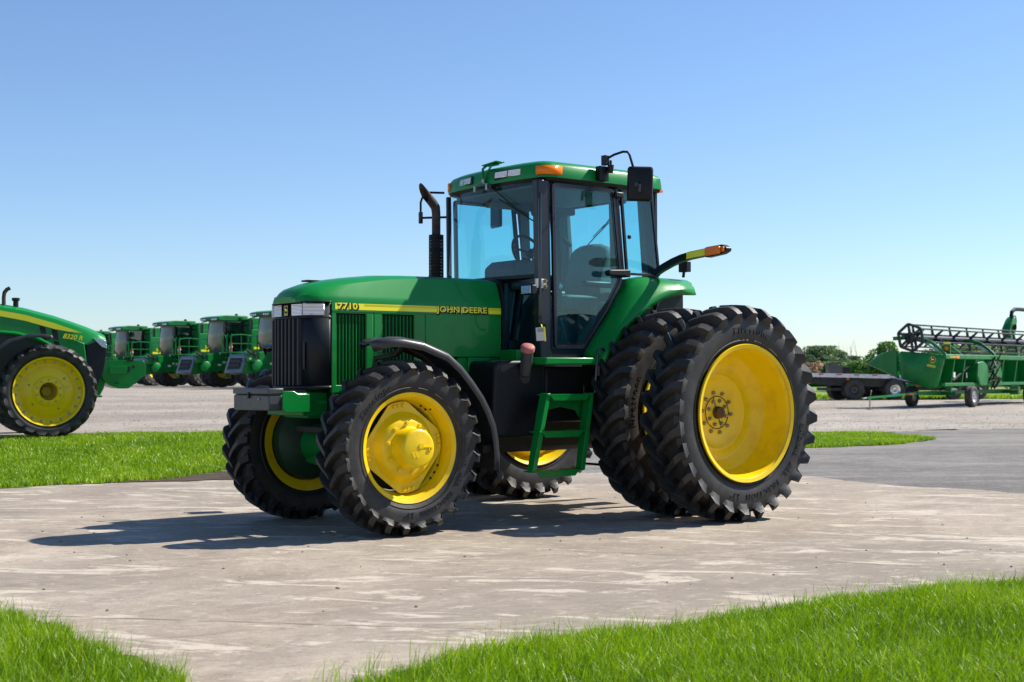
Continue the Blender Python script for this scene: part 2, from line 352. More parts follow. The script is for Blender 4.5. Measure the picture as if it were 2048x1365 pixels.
def sheet(name, pts, z, m, kind='structure', jag=1.0):        # flat polygon, slightly ragged edge
    P = []
    n = len(pts)
    for i in range(n):
        a, b_ = pts[i], pts[(i+1) % n]; L = math.hypot(b_[0]-a[0], b_[1]-a[1]); k = max(1, int(min(L/.15, 120)))
        for j in range(k):
            t = j/k; P.append((a[0]+(b_[0]-a[0])*t+jag*(random.uniform(-.04, .04)+.10*math.sin(i*3+j*.45)), a[1]+(b_[1]-a[1])*t+jag*(random.uniform(-.04, .04)+.05*math.sin(i*5+j*1.3)), z))
    me = bpy.data.meshes.new(name); b = bmesh.new(); vs = [b.verts.new(p) for p in P]; f = b.faces.new(vs)
    if f.normal.z < 0: f.normal_flip()
    bmesh.ops.triangulate(b, faces=[f]); b.to_mesh(me); b.free(); me.materials.append(m)
    o = bpy.data.objects.new(name, me); col.objects.link(o); o['kind'] = kind; return o

def terrain():
    V = []; F = []
    ss = list(np.linspace(-60, -6, 19))+list(np.linspace(-5, 0, 11))+list(np.linspace(3, 60, 12))
    ss = [-900, -300, -120]+ss+[120, 300, 900]
    dd = [-300, -60, -10, 5, 12, 16]+list(np.linspace(17, 25, 17))+list(np.linspace(28, 72, 12))+[100, 200, 400, 900, 1800]
    for d in dd:
        for s in ss:
            p = CAM+RT*s+FL*d; V.append((p.x, p.y, ground_z(p.x, p.y)))
    n = len(ss)
    for i in range(len(dd)-1):
        for j in range(n-1): F.append((i*n+j, i*n+j+1, (i+1)*n+j+1, (i+1)*n+j))
    o = MB().add(V, F).build('gravel_lot_ground', mg); o['kind'] = 'structure'
terrain()
def wp(s, d): p = W(s, d, 0); return (p.x, p.y)
# concrete pad: left edge, far edge behind the tractor, right joint with the asphalt, then round behind the camera
sheet('concrete_driveway', [wp(-16, 13.2), wp(-5.85, 15.5), wp(-4.0, 16.65), wp(-3.2, 17.4), wp(0, 17.8), wp(3.2, 17.2), wp(3.69, 16.85), wp(4.42, 15.5), wp(5.4, 14.3), wp(9, 9.8), wp(16, 2), wp(10, -8), wp(-10, -8), wp(-20, 4)], .008, mc)
sheet('asphalt_road', [wp(-.9, 17.2), wp(3.2, 16.6), wp(4.2, 15.0), wp(5.2, 13.9), wp(8.8, 9.3), wp(16, 1), wp(40, 0), wp(44, 34), wp(13.5, 30), wp(11, 31.5), wp(7.6, 29.2), wp(3.5, 27), wp(-.9, 24)], .004, ma, jag=4.5)
# expansion joints and cracks in the slab (narrow dark slivers of recessed joint filler)
def crack(pts, wdt=.008):
    b = MB(); P = []
    for i in range(len(pts)-1):
        a, c_ = Vector(pts[i]), Vector(pts[i+1]); L = (c_-a).length; k = max(2, int(L/.08))
        for j in range(k): P.append(a+(c_-a)*(j/k))
    V = []
    off = 0
    for i, p in enumerate(P):
        q = P[min(i+1, len(P)-1)]-P[max(i-1, 0)]; nn = Vector((-q.y, q.x)).normalized(); off = off*.8+random.uniform(-.006, .006)
        hw = wdt/2*random.uniform(.3, 1.3); V += [(*(p+nn*(off+hw)), .0105), (*(p+nn*(off-hw)), .0105)]
    b.add(V, [(2*i, 2*i+1, 2*i+3, 2*i+2) for i in range(len(P)-1)])
    return b.build('pavement_crack', M['joint'])
M['joint'] = mat('joint_filler', (.16, .14, .115), .9)
for c_ in ([wp(-3.2, 7.35), wp(-.9, 6.95), wp(.9, 6.7)], [wp(.2, 9.9), wp(2.2, 9.2), wp(4.3, 8.2)], [wp(-6, 12.6), wp(-2.5, 12.9)], [wp(1.5, 14.8), wp(4.4, 13.2)]):
    o = crack(c_, .008); o['kind'] = 'structure'

# ---- grass made of blades
def grass_mats():
    m = bpy.data.materials.new('grass_blades'); m.use_nodes = True; n = m.node_tree; b = n.nodes['Principled BSDF']
    at_ = n.nodes.new('ShaderNodeAttribute'); at_.attribute_name = 'tone'; at_.attribute_type = 'GEOMETRY'
    cr = n.nodes.new('ShaderNodeValToRGB'); e = cr.color_ramp.elements
    e[0].color = (.10, .19, .002, 1); e[1].position = 1; e[1].color = (.50, .45, .16, 1)
    for p, c_ in ((.45, (.235, .41, .001)), (.8, (.43, .57, .004)), (.93, (.38, .50, .04))):
        q = e.new(p); q.color = (*c_, 1)
    n.links.new(at_.outputs['Fac'], cr.inputs[0]); n.links.new(cr.outputs[0], b.inputs['Base Color']); b.inputs['Roughness'].default_value = .42
    tr = n.nodes.new('ShaderNodeBsdfTranslucent'); n.links.new(cr.outputs[0], tr.inputs[0])
    mx = n.nodes.new('ShaderNodeMixShader'); mx.inputs[0].default_value = .45
    out = n.nodes['Material Output']; n.links.new(b.outputs[0], mx.inputs[1]); n.links.new(tr.outputs[0], mx.inputs[2]); n.links.new(mx.outputs[0], out.inputs[0])
    return m
M['grass'] = grass_mats()
def in_poly(x, y, poly):
    c_ = np.zeros(len(x), bool); n = len(poly)
    for i in range(n):
        x1, y1 = poly[i]; x2, y2 = poly[(i+1) % n]
        if y1 == y2: continue
        c_ ^= ((y1 > y) != (y2 > y)) & (x < (x2-x1)*(y-y1)/(y2-y1)+x1)
    return c_
def fnoise(x, y, seed=0):
    r_ = np.random.default_rng(seed); v = np.zeros_like(x)
    for k in range(7):
        a = r_.uniform(0, 6.28); f = r_.uniform(.6, 4.5); v += np.sin((x*math.cos(a)+y*math.sin(a))*f+r_.uniform(0, 6.28))
    return v/7
def grass(name, poly, dens, h, wd, segs=3, label=None, edge_tall=None, seed=1, lean=.35, stalk=0.0):
    xs = [p[0] for p in poly]; ys = [p[1] for p in poly]; r_ = np.random.default_rng(seed)
    A = (max(xs)-min(xs))*(max(ys)-min(ys)); N = int(A*dens)
    x = r_.uniform(min(xs), max(xs), N); y = r_.uniform(min(ys), max(ys), N)
    x2 = x+fnoise(x*3, y*3, 9)*.10; y2 = y+fnoise(x*3, y*3, 8)*.10
    k = in_poly(x2, y2, poly); x, y = x[k], y[k]; N = len(x)
    nz = fnoise(x, y, seed+5); nz2 = fnoise(x*4, y*4, seed+6)
    H = h*(.65+.35*r_.random(N)+.35*nz+.25*nz2)*np.where(r_.random(N) < stalk, 2.1, 1.0); H = np.clip(H, h*.25, h*2.6)
    z = np.array([ground_z(a, b) for a, b in zip(x, y)]) if max(abs(ground_z(*p)) for p in poly) > 0 else np.zeros(N)
    yaw = r_.uniform(0, 2*math.pi, N); le = r_.uniform(.05, lean, N)*2+.15*nz2; ly = r_.uniform(0, 2*math.pi, N)*.75+1.0
    ww = wd*r_.uniform(.6, 1.3, N)*np.where(H > 1.5*h, .42, 1)
    m = 2*segs+1; V = np.zeros((N, m, 3), np.float32)
    for i in range(segs+1):
        t = i/segs; cx = x+np.cos(ly)*le*H*t*t; cy = y+np.sin(ly)*le*H*t*t; cz = z+H*t*(1-.25*le*t)
        if i < segs:
            hw = ww/2*(1-.55*t)
            V[:, 2*i, 0] = cx-np.cos(yaw)*hw; V[:, 2*i, 1] = cy-np.sin(yaw)*hw; V[:, 2*i, 2] = cz
            V[:, 2*i+1, 0] = cx+np.cos(yaw)*hw; V[:, 2*i+1, 1] = cy+np.sin(yaw)*hw; V[:, 2*i+1, 2] = cz
        else: V[:, 2*i, 0] = cx; V[:, 2*i, 1] = cy; V[:, 2*i, 2] = cz
    base = np.arange(N)[:, None]*m
    tri = []
    for i in range(segs-1):
        tri += [[2*i, 2*i+1, 2*i+3], [2*i, 2*i+3, 2*i+2]]
    tri.append([2*segs-2, 2*segs-1, 2*segs]); tri = np.array(tri).ravel(); T = (base+tri[None, :]).ravel().astype(np.int32)
    me = bpy.data.meshes.new(name); me.vertices.add(N*m); me.vertices.foreach_set('co', V.ravel()); nt_ = len(T)//3
    me.loops.add(len(T)); me.loops.foreach_set('vertex_index', T); me.polygons.add(nt_)
    me.polygons.foreach_set('loop_start', np.arange(0, len(T), 3, dtype=np.int32)); me.polygons.foreach_set('loop_total', np.full(nt_, 3, np.int32))
    me.polygons.foreach_set('use_smooth', np.ones(nt_, bool)); me.update()
    tone = np.clip(.40+.30*nz+.22*nz2+r_.normal(0, .15, N)+np.where(r_.random(N) < .035, .5, 0), 0, 1)
    a = me.attributes.new('tone', 'FLOAT', 'POINT'); a.data.foreach_set('value', np.repeat(tone, m).astype(np.float32))
    me.materials.append(M['grass']); o = bpy.data.objects.new(name, me); col.objects.link(o); o['kind'] = 'stuff'
    o['label'] = label; o['category'] = 'grass'; return N
# near lawn, right and left of the bottom edge
near_r = [wp(-.66, 5.5), wp(-.52, 5.78), wp(-.22, 6.12), wp(.18, 6.45), wp(.68, 6.75), wp(1.26, 7.2), wp(1.9, 7.65), wp(3.1, 8.25), wp(4.2, 8.6), wp(4.2, 4.6), wp(-.66, 4.6)]
near_l = [wp(-3.6, 7.9), wp(-2.76, 7.3), wp(-2.32, 6.8), wp(-1.95, 6.4), wp(-1.66, 6.0), wp(-1.36, 5.6), wp(-1.2, 4.6), wp(-3.6, 4.6)]
left_strip = [wp(-14, 14.8), wp(-5.85, 15.45), wp(-5.35, 15.95), wp(-4.65, 16.3), wp(-4.2, 16.7), wp(-4.0, 17.6), wp(-3.7, 18.6), wp(-3.7, 24.3), wp(-5.2, 24.3), wp(-7.2, 23.8), wp(-8.6, 22.9), wp(-14, 22)]
right_strip = [wp(4.6, 23.5), wp(5.3, 23.4), wp(6.9, 24.4), wp(8.1, 26.2), wp(7.7, 28.4), wp(6.5, 28.8), wp(4.2, 28.2)]
def soil(name, poly, z=.012):
    xs = [p[0] for p in poly]; ys = [p[1] for p in poly]; st = .25; V = []; F = []; idx = {}
    gx = np.arange(min(xs), max(xs)+st, st); gy = np.arange(min(ys), max(ys)+st, st)
    X, Y = np.meshgrid(gx+st/2, gy+st/2); inn = in_poly(X.ravel(), Y.ravel(), poly).reshape(X.shape)
    for j in range(len(gy)):
        for i in range(len(gx)):
            if not inn[j, i]: continue
            q = []
            for (a, b) in ((0, 0), (1, 0), (1, 1), (0, 1)):
                k = (i+a, j+b)
                if k not in idx:
                    px, py = gx[0]+(i+a)*st, gy[0]+(j+b)*st; idx[k] = len(V); V.append((px, py, ground_z(px, py)+z))
                q.append(idx[k])
            F.append(tuple(q))
    o = MB().add(V, F).build(name, md); o['kind'] = 'structure'
sheet('lawn_soil', near_r, .014, md); sheet('lawn_soil', near_l, .014, md); soil('grass_verge_soil', left_strip, .012); sheet('dirt_patch', [wp(-4.9, 16.2), wp(-3.6, 16.5), wp(-2.6, 17.0), wp(-2.8, 17.9), wp(-3.9, 18.0), wp(-4.3, 17.3)], .016, mdirt); sheet('grass_verge_soil', right_strip, .014, md)
grass('lawn_grass', near_r, 9500, .085, .0055, 3, 'bright green long grass along the bottom right edge of the driveway', seed=2, stalk=.05)
grass('lawn_grass', near_l, 9500, .095, .0055, 3, 'bright green long grass in the bottom left corner beside the driveway', seed=3, stalk=.06)
def fringe(poly, n_, off):                           # uneven outer edge: the lawn polygon pushed out a little
    cx = sum(p[0] for p in poly)/len(poly); cy = sum(p[1] for p in poly)/len(poly)
    return [(x+(x-cx)*off, y+(y-cy)*off) for x, y in poly]
grass('lawn_grass', fringe(near_r, 0, .07), 420, .15, .0038, 4, 'thin tall dark grass stalks standing up along the bottom right lawn edge', seed=12, lean=.3)
grass('lawn_grass', fringe(near_l, 0, .10), 520, .17, .0038, 4, 'thin tall dark grass stalks standing up in the bottom left corner lawn', seed=13, lean=.3)
grass('verge_grass', fringe(left_strip, 0, .015), 260, .10, .012, 2, 'ragged taller grass along the edge of the left verge', seed=14)
grass('verge_grass', left_strip, 1500, .085, .016, 2, 'green grass verge in front of the big tractor on the left', seed=4)
grass('verge_grass', right_strip, 1500, .10, .018, 2, 'small tongue of green grass beside the asphalt behind the dual rear wheels', seed=5)
far_strip = [wp(11, 68.5), wp(40, 68.5), wp(60, 120), wp(18, 120)]
sheet('far_grass_field', [wp(9, 70), wp(28, 66), wp(60, 66), wp(300, 300), wp(300, 900), wp(20, 900)], .03, mfield)
grass('far_grass', [wp(13, 69), wp(30, 65.6), wp(34, 72), wp(15, 74)], 60, .22, .07, 2, 'strip of rough green grass under the flatbed trailer on the right', seed=6)

# pebbles and dirt clods on the slab
def pebbles():
    b = MB()
    for i in range(130):
        s_, d_ = random.uniform(-4, 5), random.uniform(6.8, 16); p = W(s_, d_, 0); r = random.uniform(.004, .013)
        V = []
        for k in range(6):
            a = k*math.pi/3; V.append((p.x+r*math.cos(a)*random.uniform(.7, 1.2), p.y+r*math.sin(a)*random.uniform(.7, 1.2), .009))
        V.append((p.x, p.y, .009+r*.8)); b.add(V, [(k, (k+1) % 6, 6) for k in range(6)])
    o = b.build('pebbles', mat('pebble', (.12, .09, .07), .9, var=.4, vscale=3)); o['kind'] = 'stuff'; o['label'] = 'scattered pebbles and crumbs of dirt on the concrete'; o['category'] = 'gravel'
    b = MB()
    for i in range(2600):
        d_ = random.uniform(24, 62); s_ = random.choice([random.uniform(-.36*d_, -.16*d_), random.uniform(.2*d_, .4*d_)])
        if s_ > 0 and d_ < 31: continue
        p = W(s_, d_); r = random.uniform(.010, .028); V = []
        for k in range(4):
            a = k*math.pi/2+i; V.append((p.x+r*math.cos(a)*random.uniform(.7, 1.3), p.y+r*math.sin(a)*random.uniform(.7, 1.3), p.z))
        V.append((p.x, p.y, p.z+r*.7)); b.add(V, [(k, (k+1) % 4, 4) for k in range(4)])
    o = b.build('gravel_stones', mat('gravel_stone', (.30, .27, .25), .9, c2=(.14, .12, .11), vscale=.8)); o['kind'] = 'stuff'; o['label'] = 'loose grey stones scattered over the gravel lot'; o['category'] = 'gravel'
pebbles()
# =================================================================== MAIN TRACTOR (origin under the rear axle, +x ahead, +y its left side)
T = thing('green_tractor', 'large green tractor with dual rear wheels and yellow rims parked across the concrete', 'tractor')
RF, RR, WB = .704, .942, 2.80
tyre_f = tyre_mesh('tyre', RF, .355, .442, 25, lug=.062, wrap=.065, lw=.047)
tyre_r = tyre_mesh('tyre', RR, .385, .594, 28, lug=.078, wrap=.10, lw=.052)
def lettering(wheel, parent, a0, y, r, sg=1):
    pass
def make_letters(size, r1, y, s1, a1, s2, a2, slope):
    out = []
    for t_, z_, a_, sp_ in ((s1, size, a1, 1.25), (s2, size*.78, a2, 1.3)):
        b = MB(); ring_text(b, t_, z_, r1, a_, y, .003, sp_, slope); o = b.build('sidewall_lettering', M['rubber']); out.append(o.data); bpy.data.objects.remove(o)
    return out
def letters(ms, parent, rot):
    for m_ in ms:
        o = put('sidewall_lettering', m_, parent, rot=rot); o['kind'] = 'stuff'
let_r = make_letters(.095, .715, .194, 'Firestone', R(95), 'RADIAL  ALL  TRACTION  23°', R(238), -.02)
let_f = make_letters(.075, .525, .1785, 'Firestone', R(48), 'RADIAL  ALL  TRACTION  23°', R(225), -.02)

def rear_wheel(y, sg, spin):
    # rim: flange, deep bowl, disc on the inner side
    b = MB()
    P = [(.190, .560), (.200, .592), (.186, .597), (.182, .575), (.172, .560), (.13, .553), (.10, .545), (.02, .530), (-.06, .505), (-.125, .47), (-.15, .42), (-.155, .345), (-.148, .33), (-.15, .315), (-.168, .30), (-.178, .22), (-.178, .15), (-.170, .148), (-.170, .0)]
    b.lathe([(sg*a, r) for a, r in P], n=96)
    b.lathe([(sg*(-.19), .592), (sg*(-.18), .57), (sg*(-.13), .55), (sg*(-.06), .515), (sg*(-.10), .46), (sg*(-.17), .40), (sg*(-.185), .30), (sg*(-.185), 0)], n=72)
    w_ = b.build('wheel', M['yellow'], T, ang=50); w_.location = (0, y, RR)
    t = put('tyre', tyre_r, w_, rot=(0, spin, 0))
    letters(let_r, w_, (0, 0, 0) if sg > 0 else (0, 0, math.pi))
    h = MB(); h.lathe([(sg*(-.174), .146), (sg*(-.166), .146), (sg*(-.166), .140), (sg*(-.170), .139)], n=40)
    for a in (70, 250):
        h.box((.09*math.cos(R(a)), sg*-.165, .09*math.sin(R(a))), (.10, .004, .004), Matrix.Rotation(-R(a), 3, 'Y'))
    h.build('hub_seam', M['dark'], w_)
    h = MB(); h.lathe([(sg*(-.18), .052), (sg*(-.12), .050), (sg*(-.115), .045), (sg*(-.115), 0)], n=24); h.build('axle_end', M['rusthub'], w_)
    bolts(w_, 10, .178, -.172, sg, BOLT, .1); bolts(w_, 8, .108, -.165, sg, BOLT, .3)
    v = MB(); v.tube([(.30, sg*.06, -.435), (.31, sg*.10, -.425)], .008, 6); v.build('valve', M['dark'], w_)
    return w_
YO, YI = 1.772, 1.105
rear_wheel(YO, 1, 0); wi = rear_wheel(YI, 1, .07)
for ch in wi.children:
    if ch.name.startswith('sidewall'): ch.rotation_euler = (0, R(86), 0)
rear_wheel(-YI, -1, .11); rear_wheel(-YO, -1, .03)

def front_wheel(y, sg):
    b = MB()
    P = [(.135, .405), (.150, .439), (.138, .444), (.130, .425), (.122, .412), (.095, .405), (.085, .392), (.055, .388), (.045, .378), (.015, .376), (.005, .36), (-.05, .352), (-.13, .352), (-.15, .40), (-.165, .44)]
    b.lathe([(sg*a, r) for a, r in P], n=80)
    # eight lobes welded to the rim where the disc bolts on
    w_ = b.build('wheel', M['yellow'], T, ang=50); w_.location = (WB, y, RF)
    put('tyre', tyre_f, w_, rot=(0, .05, 0)); letters(let_f, w_, (0, 0, 0) if sg > 0 else (0, 0, math.pi))
    # disc: octagonal plate with four lobes and a raised dome
    d = MB(); n = 96; secs = []
    def plate(a):
        u = ((a+R(8)) % (math.pi/2))-math.pi/4   # 0 on the diagonals, where the plate is cut straight
        return min(.364, .312/max(.2, math.cos(u)))
    for (yy, f) in ((.030, 1.0), (.040, 1.0), (.040, .985)):
        secs.append([(plate(2*math.pi*i/n)*f*math.cos(2*math.pi*i/n), sg*yy, plate(2*math.pi*i/n)*f*math.sin(2*math.pi*i/n)) for i in range(n)])
    for yy, r in ((.042, .285), (.055, .272), (.095, .245), (.118, .225), (.125, .20), (.125, 0.0)):
        secs.append([(r*math.cos(2*math.pi*i/n), sg*yy, r*math.sin(2*math.pi*i/n)) for i in range(n)])
    d.loft(secs, closed=True); d.build('wheel_disc', M['yellow'], w_, ang=40)
    h = MB(); h.lathe([(sg*a, r) for a, r in ((.11, .176), (.132, .168), (.142, .160), (.245, .154), (.258, .146), (.264, .13), (.264, 0))], n=56)
    h.build('hub', M['yellow'], w_, ang=45)
    e = MB(); e.lathe([(sg*.262, .022), (sg*.270, .022), (sg*.270, 0)], c=(-.02, 0, .02), n=18); e.box((-.07, sg*.266, .01), (.07, .006, .008)); e.lathe([(sg*.262, .018), (sg*.272, .018), (sg*.272, .009), (sg*.264, .009)], c=(-.105, 0, -.005), n=16)
    e.box((.05, sg*.2655, -.05), (.018, .004, .05), Matrix.Rotation(.5, 3, 'Y')); e.box((.02, sg*.2655, -.05), (.018, .004, .05), Matrix.Rotation(.5, 3, 'Y')); e.build('hub_casting_marks', M['yellow'], w_)
    bolts(w_, 10, .198, .124, sg, BOLT_Y, .2)
    for q in range(4):
        for k in (-1, 0, 1):
            a = q*math.pi/2-R(8)+k*.125; put('bolt', BOLT_Y, w_, (.335*math.cos(a), sg*.042, .335*math.sin(a)), (0 if sg > 0 else math.pi, 0, 0))
    v = MB(); v.tube([(-.24, sg*.06, .295), (-.27, sg*.09, .325)], .007, 6); v.build('valve', M['dark'], w_)
    for a in (118, 126, 205, 215, 224, 42):
        v = MB(); v.box((.369*math.cos(R(a)), sg*.034, .369*math.sin(R(a))), (.014, .012, .014), Matrix.Rotation(-R(a), 3, 'Y')); v.build('rim_slot', M['dark'], w_)
YF = .814
front_wheel(YF, 1); front_wheel(-YF, -1)

# ---- hood
def hood():
    xs = [3.405, 3.37, 3.31, 3.22, 3.07, 2.88, 2.60, 2.35, 2.0, 1.7, 1.437]
    top = [1.925, 1.975, 2.012, 2.043, 2.074, 2.102, 2.133, 2.143, 2.147, 2.146, 2.142]
    shl = [1.90, 1.935, 1.965, 1.99, 2.016, 2.045, 2.082, 2.098, 2.105, 2.105, 2.100]
    hw_ = [.19, .245, .30, .335, .352, .358, .362, .362, .362, .362, .362]
    secs = []
    for x, t, s_, h in zip(xs, top, shl, hw_):
        half = [(h, 1.872), (h-.002, 1.90), (h-.012, min(1.93, s_)), (h*.80, s_), (h*.62, s_+(t-s_)*.62), (h*.30, t-.006), (0, t)]
        secs.append([(x, y, z) for y, z in half]+[(x, -y, z) for y, z in half[-2::-1]])
    b = MB(); b.loft(secs)
    # nose lip
    first = secs[0]; b.add(first+[(3.40, 0, 1.872)], [(i, i+1, len(first)) for i in range(len(first)-1)])
    h = b.build('hood', M['green'], T, ang=28)
    b = MB(); b.box((3.14, -.03, 2.066), (.12, .10, .014)); b.build('hood_latch', M['black'], h)
    return h
H = hood()
# side panels, left and right, with recessed louvre openings
def side_panel(name, x0, x1, z0, z1, opening, sg, notch=None):
    b = MB(); y = sg*.362; yi = sg*.335
    poly = [(x0, z0), (x1, z0), (x1, z1), (x0, z1)]
    ox0, ox1, oz0, oz1 = opening; op = [(ox0, oz0), (ox1, oz0), (ox1, oz1), (ox0, oz1)]
    b.ringprism(poly, op, y, yi, 'y')
    return b.build(name, M['green'], T, bevel=.006)
for sg in (1, -1):
    def louvre(panel, opening, nrib):
        ox0, ox1, oz0, oz1 = opening
        b = MB(); b.b2((ox0-.005, sg*.318, oz0-.005), (ox1+.005, sg*.312, oz1+.005)); b.build('louvre_backing', M['dark'], panel)
        st = (ox1-ox0)/nrib; me = None
        for i in range(nrib):
            cx = ox0+st*(i+.5)
            if me is None:
                b = MB(); b.prism([(-st*.30, -.012), (-st*.10, .008), (st*.12, .008), (st*.30, -.012)], oz0+.004, oz1-.01, 'z'); o = b.build('louvre_slat', M['green_dull'], panel); me = o.data
                if sg < 0: o.scale = (1, -1, 1)
            else: o = put('louvre_slat', me, panel, scale=(1, sg, 1))
            o.location = (cx, sg*.332, 0)
    p1 = side_panel('side_panel', 2.768, 3.165, 1.135, 1.805, (2.84, 3.125, 1.20, 1.785), sg); louvre(p1, (2.84, 3.125, 1.20, 1.785), 9)
    op2 = (2.365, 2.685, 1.30, 1.788)
    p2 = side_panel('side_panel', 2.25, 2.762, 1.20, 1.805, op2, sg); louvre(p2, op2, 9)
    b = MB(); b.b2((1.437, sg*.362, 1.435), (2.249, sg*.335, 1.805)); p3 = b.build('side_panel', M['green'], T, bevel=.006)
    b = MB(); b.prism([(1.437, 1.807), (3.165, 1.807), (3.165, 1.872), (1.437, 1.872)], sg*.3625, sg*.34, 'y'); p4 = b.build('hood_side_rail', M['green'], T)
    # raised crease under the stripe
    b = MB(); b.prism([(sg*.3655, 1.800), (sg*.3655, 1.812), (sg*.352, 1.815), (sg*.352, 1.79)], 1.442, 3.16, 'x'); b.build('side_crease', M['green'], p4)
    b = MB(); b.b2((1.442, sg*.3640, 1.816), (3.135, sg*.3632, 1.868)); st_ = b.build('yellow_stripe', M['decal'], p4)
    b = MB()
    for k in range(3): b.b2((1.442, sg*.3646, 1.848+k*.006), (2.86, sg*.3641, 1.850+k*.006))
    b.build('stripe_line', M['decal_line'], p4)
    ex = (-sg, 0, 0)
    for s_, x, sz, sp, nm in (('JOHN DEERE', 1.865, .070, 1.03, 'maker_lettering'), ('7710', 3.02, .070, 1.05, 'model_number')):
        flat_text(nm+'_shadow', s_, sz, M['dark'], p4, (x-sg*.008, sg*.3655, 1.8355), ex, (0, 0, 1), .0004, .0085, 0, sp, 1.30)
        flat_text(nm, s_, sz, M['decal'], p4, (x, sg*.3668, 1.842), ex, (0, 0, 1), .0004, .0016, 0, sp, 1.30)
b = MB(); b.ringprism([(-.372, 1.44), (.372, 1.44), (.372, 1.9), (.33, 2.10), (.2, 2.15), (0, 2.155), (-.2, 2.15), (-.33, 2.10), (-.372, 1.9)], [(-.30, 1.48), (.30, 1.48), (.30, 1.85), (.28, 2.04), (.18, 2.10), (0, 2.105), (-.18, 2.10), (-.28, 2.04), (-.30, 1.85)], 1.40, 1.432, 'x'); b.build('hood_seal', M['black'], T)

# ---- nose: grille surround, ribs, lamps, emblem
plan = [(3.167, .358), (3.19, .357), (3.26, .338), (3.325, .30), (3.355, .25), (3.372, .18), (3.378, 0)]
full = plan+[(x, -y) for x, y in plan[-2::-1]]
def band(name, z0, z1, off, m, parent, seg=None, th=.02):
    pts = full if seg is None else full[seg[0]:seg[1]]
    secs = []
    for z in (z0, z1):
        secs.append([(x+off*(1 if abs(y) < .33 else .3), y+(off if y > .2 else (-off if y < -.2 else 0)), z) for x, y in pts])
    b = MB(); b.loft(secs); return b.build(name, m, parent, solid=th, ang=50)
gr = band('grille', 1.165, 1.872, 0, M['grille'], T)
band('grille_upper_ledge', 1.745, 1.757, .012, M['grille'], gr); band('grille_lower_ledge', 1.165, 1.195, .012, M['grille'], gr); band('grille_top_lip', 1.870, 1.880, .018, M['black'], gr)
rib = None
for i in range(9):
    y = -.235+i*.062
    if y > .21: break
    if rib is None:
        b = MB(); b.prism([(-.004, -.020), (.022, -.012), (.022, .012), (-.004, .020)], 1.20, 1.74, 'z'); o = b.build('grille_rib', M['grille'], gr, bevel=.003); rib = o.data
    else: o = put('grille_rib', rib, gr)
    o.location = (3.378-max(0, abs(y)-.12)*.13, y, 0)
b = MB(); b.box((3.358, .24, 1.44), (.006, .07, .22), Matrix.Rotation(R(-20), 3, 'Z')); b.build('grille_cover_plate', M['greybox'], gr)
for sg in (1, -1):
    b = MB(); b.add([(3.385, sg*.085, 1.763), (3.372, sg*.232, 1.763), (3.372, sg*.232, 1.866), (3.388, sg*.085, 1.866), (3.35, sg*.085, 1.763), (3.34, sg*.232, 1.763), (3.34, sg*.232, 1.866), (3.35, sg*.085, 1.866)], [(0, 1, 2, 3), (4, 5, 6, 7), (0, 1, 5, 4), (1, 2, 6, 5), (2, 3, 7, 6), (3, 0, 4, 7)])
    b.build('headlight', M['lens'], T, bevel=.006)
    b = MB(); A = (3.380, .262); B = (3.235, .366)
    b.add([(A[0], sg*A[1], 1.762), (B[0], sg*B[1], 1.762), (B[0], sg*B[1], 1.866), (A[0], sg*A[1], 1.867), (A[0]-.07, sg*(A[1]-.05), 1.762), (B[0]-.02, sg*(B[1]-.06), 1.762), (B[0]-.02, sg*(B[1]-.06), 1.866), (A[0]-.07, sg*(A[1]-.05), 1.867)], [(0, 1, 2, 3), (4, 5, 6, 7), (0, 1, 5, 4), (1, 2, 6, 5), (2, 3, 7, 6), (3, 0, 4, 7)])
    b.build('headlight', M['lens'], T, bevel=.006)
def emblem(parent, loc, ex, ez, s, plate=True, round_=False):
    ex = Vector(ex); ez = Vector(ez); en = ex.cross(ez); L = Vector(loc)
    def Q(u, v, w_): return L+ex*u*s+ez*v*s+en*w_
    b = MB()
    if round_: out = [(math.cos(a)*.5, math.sin(a)*.5) for a in np.linspace(0, 2*math.pi, 24, endpoint=False)]
    else: out = rounded([(-.38, -.5), (.38, -.5), (.38, .5), (-.38, .5)], .1)
    n = len(out); b.add([Q(u, v, .003) for u, v in out]+[Q(u, v, 0) for u, v in out], [tuple(range(n))]+[(i, (i+1) % n, n+(i+1) % n, n+i) for i in range(n)])
    e = b.build('emblem', M['dark'], parent)
    b = MB(); rg = [(u*.93, v*.93) for u, v in out]; rg2 = [(u*.84, v*.84) for u, v in out]
    b.add([Q(u, v, .0036) for u, v in rg]+[Q(u, v, .0036) for u, v in rg2], [(i, (i+1) % n, n+(i+1) % n, n+i) for i in range(n)])
    body = [(-.26, .10), (-.20, .14), (-.16, .22), (-.22, .32), (-.17, .30), (-.12, .34), (-.12, .24), (-.04, .16), (.10, .12), (.22, .10), (.28, .14), (.24, .04), (.30, -.14), (.22, -.10), (.12, -.02), (-.02, -.02), (-.10, -.12), (-.22, -.16), (-.14, -.06), (-.14, .04)]
    b.add([Q(u, v, .0038) for u, v in body], [tuple(range(len(body)))])
    b.b2((0, 0, 0), (0, 0, 0)) if False else None
    b.add([Q(u, v, .0038) for u, v in ((-.28, -.36), (.28, -.36), (.28, -.30), (-.28, -.30))], [(0, 1, 2, 3)])
    b.build('emblem_stag', M['decal'], e if parent.parent is None else parent); return e
emblem(T, (3.384, 0, 1.812), (0, 1, 0), (0, 0, 1), .085)

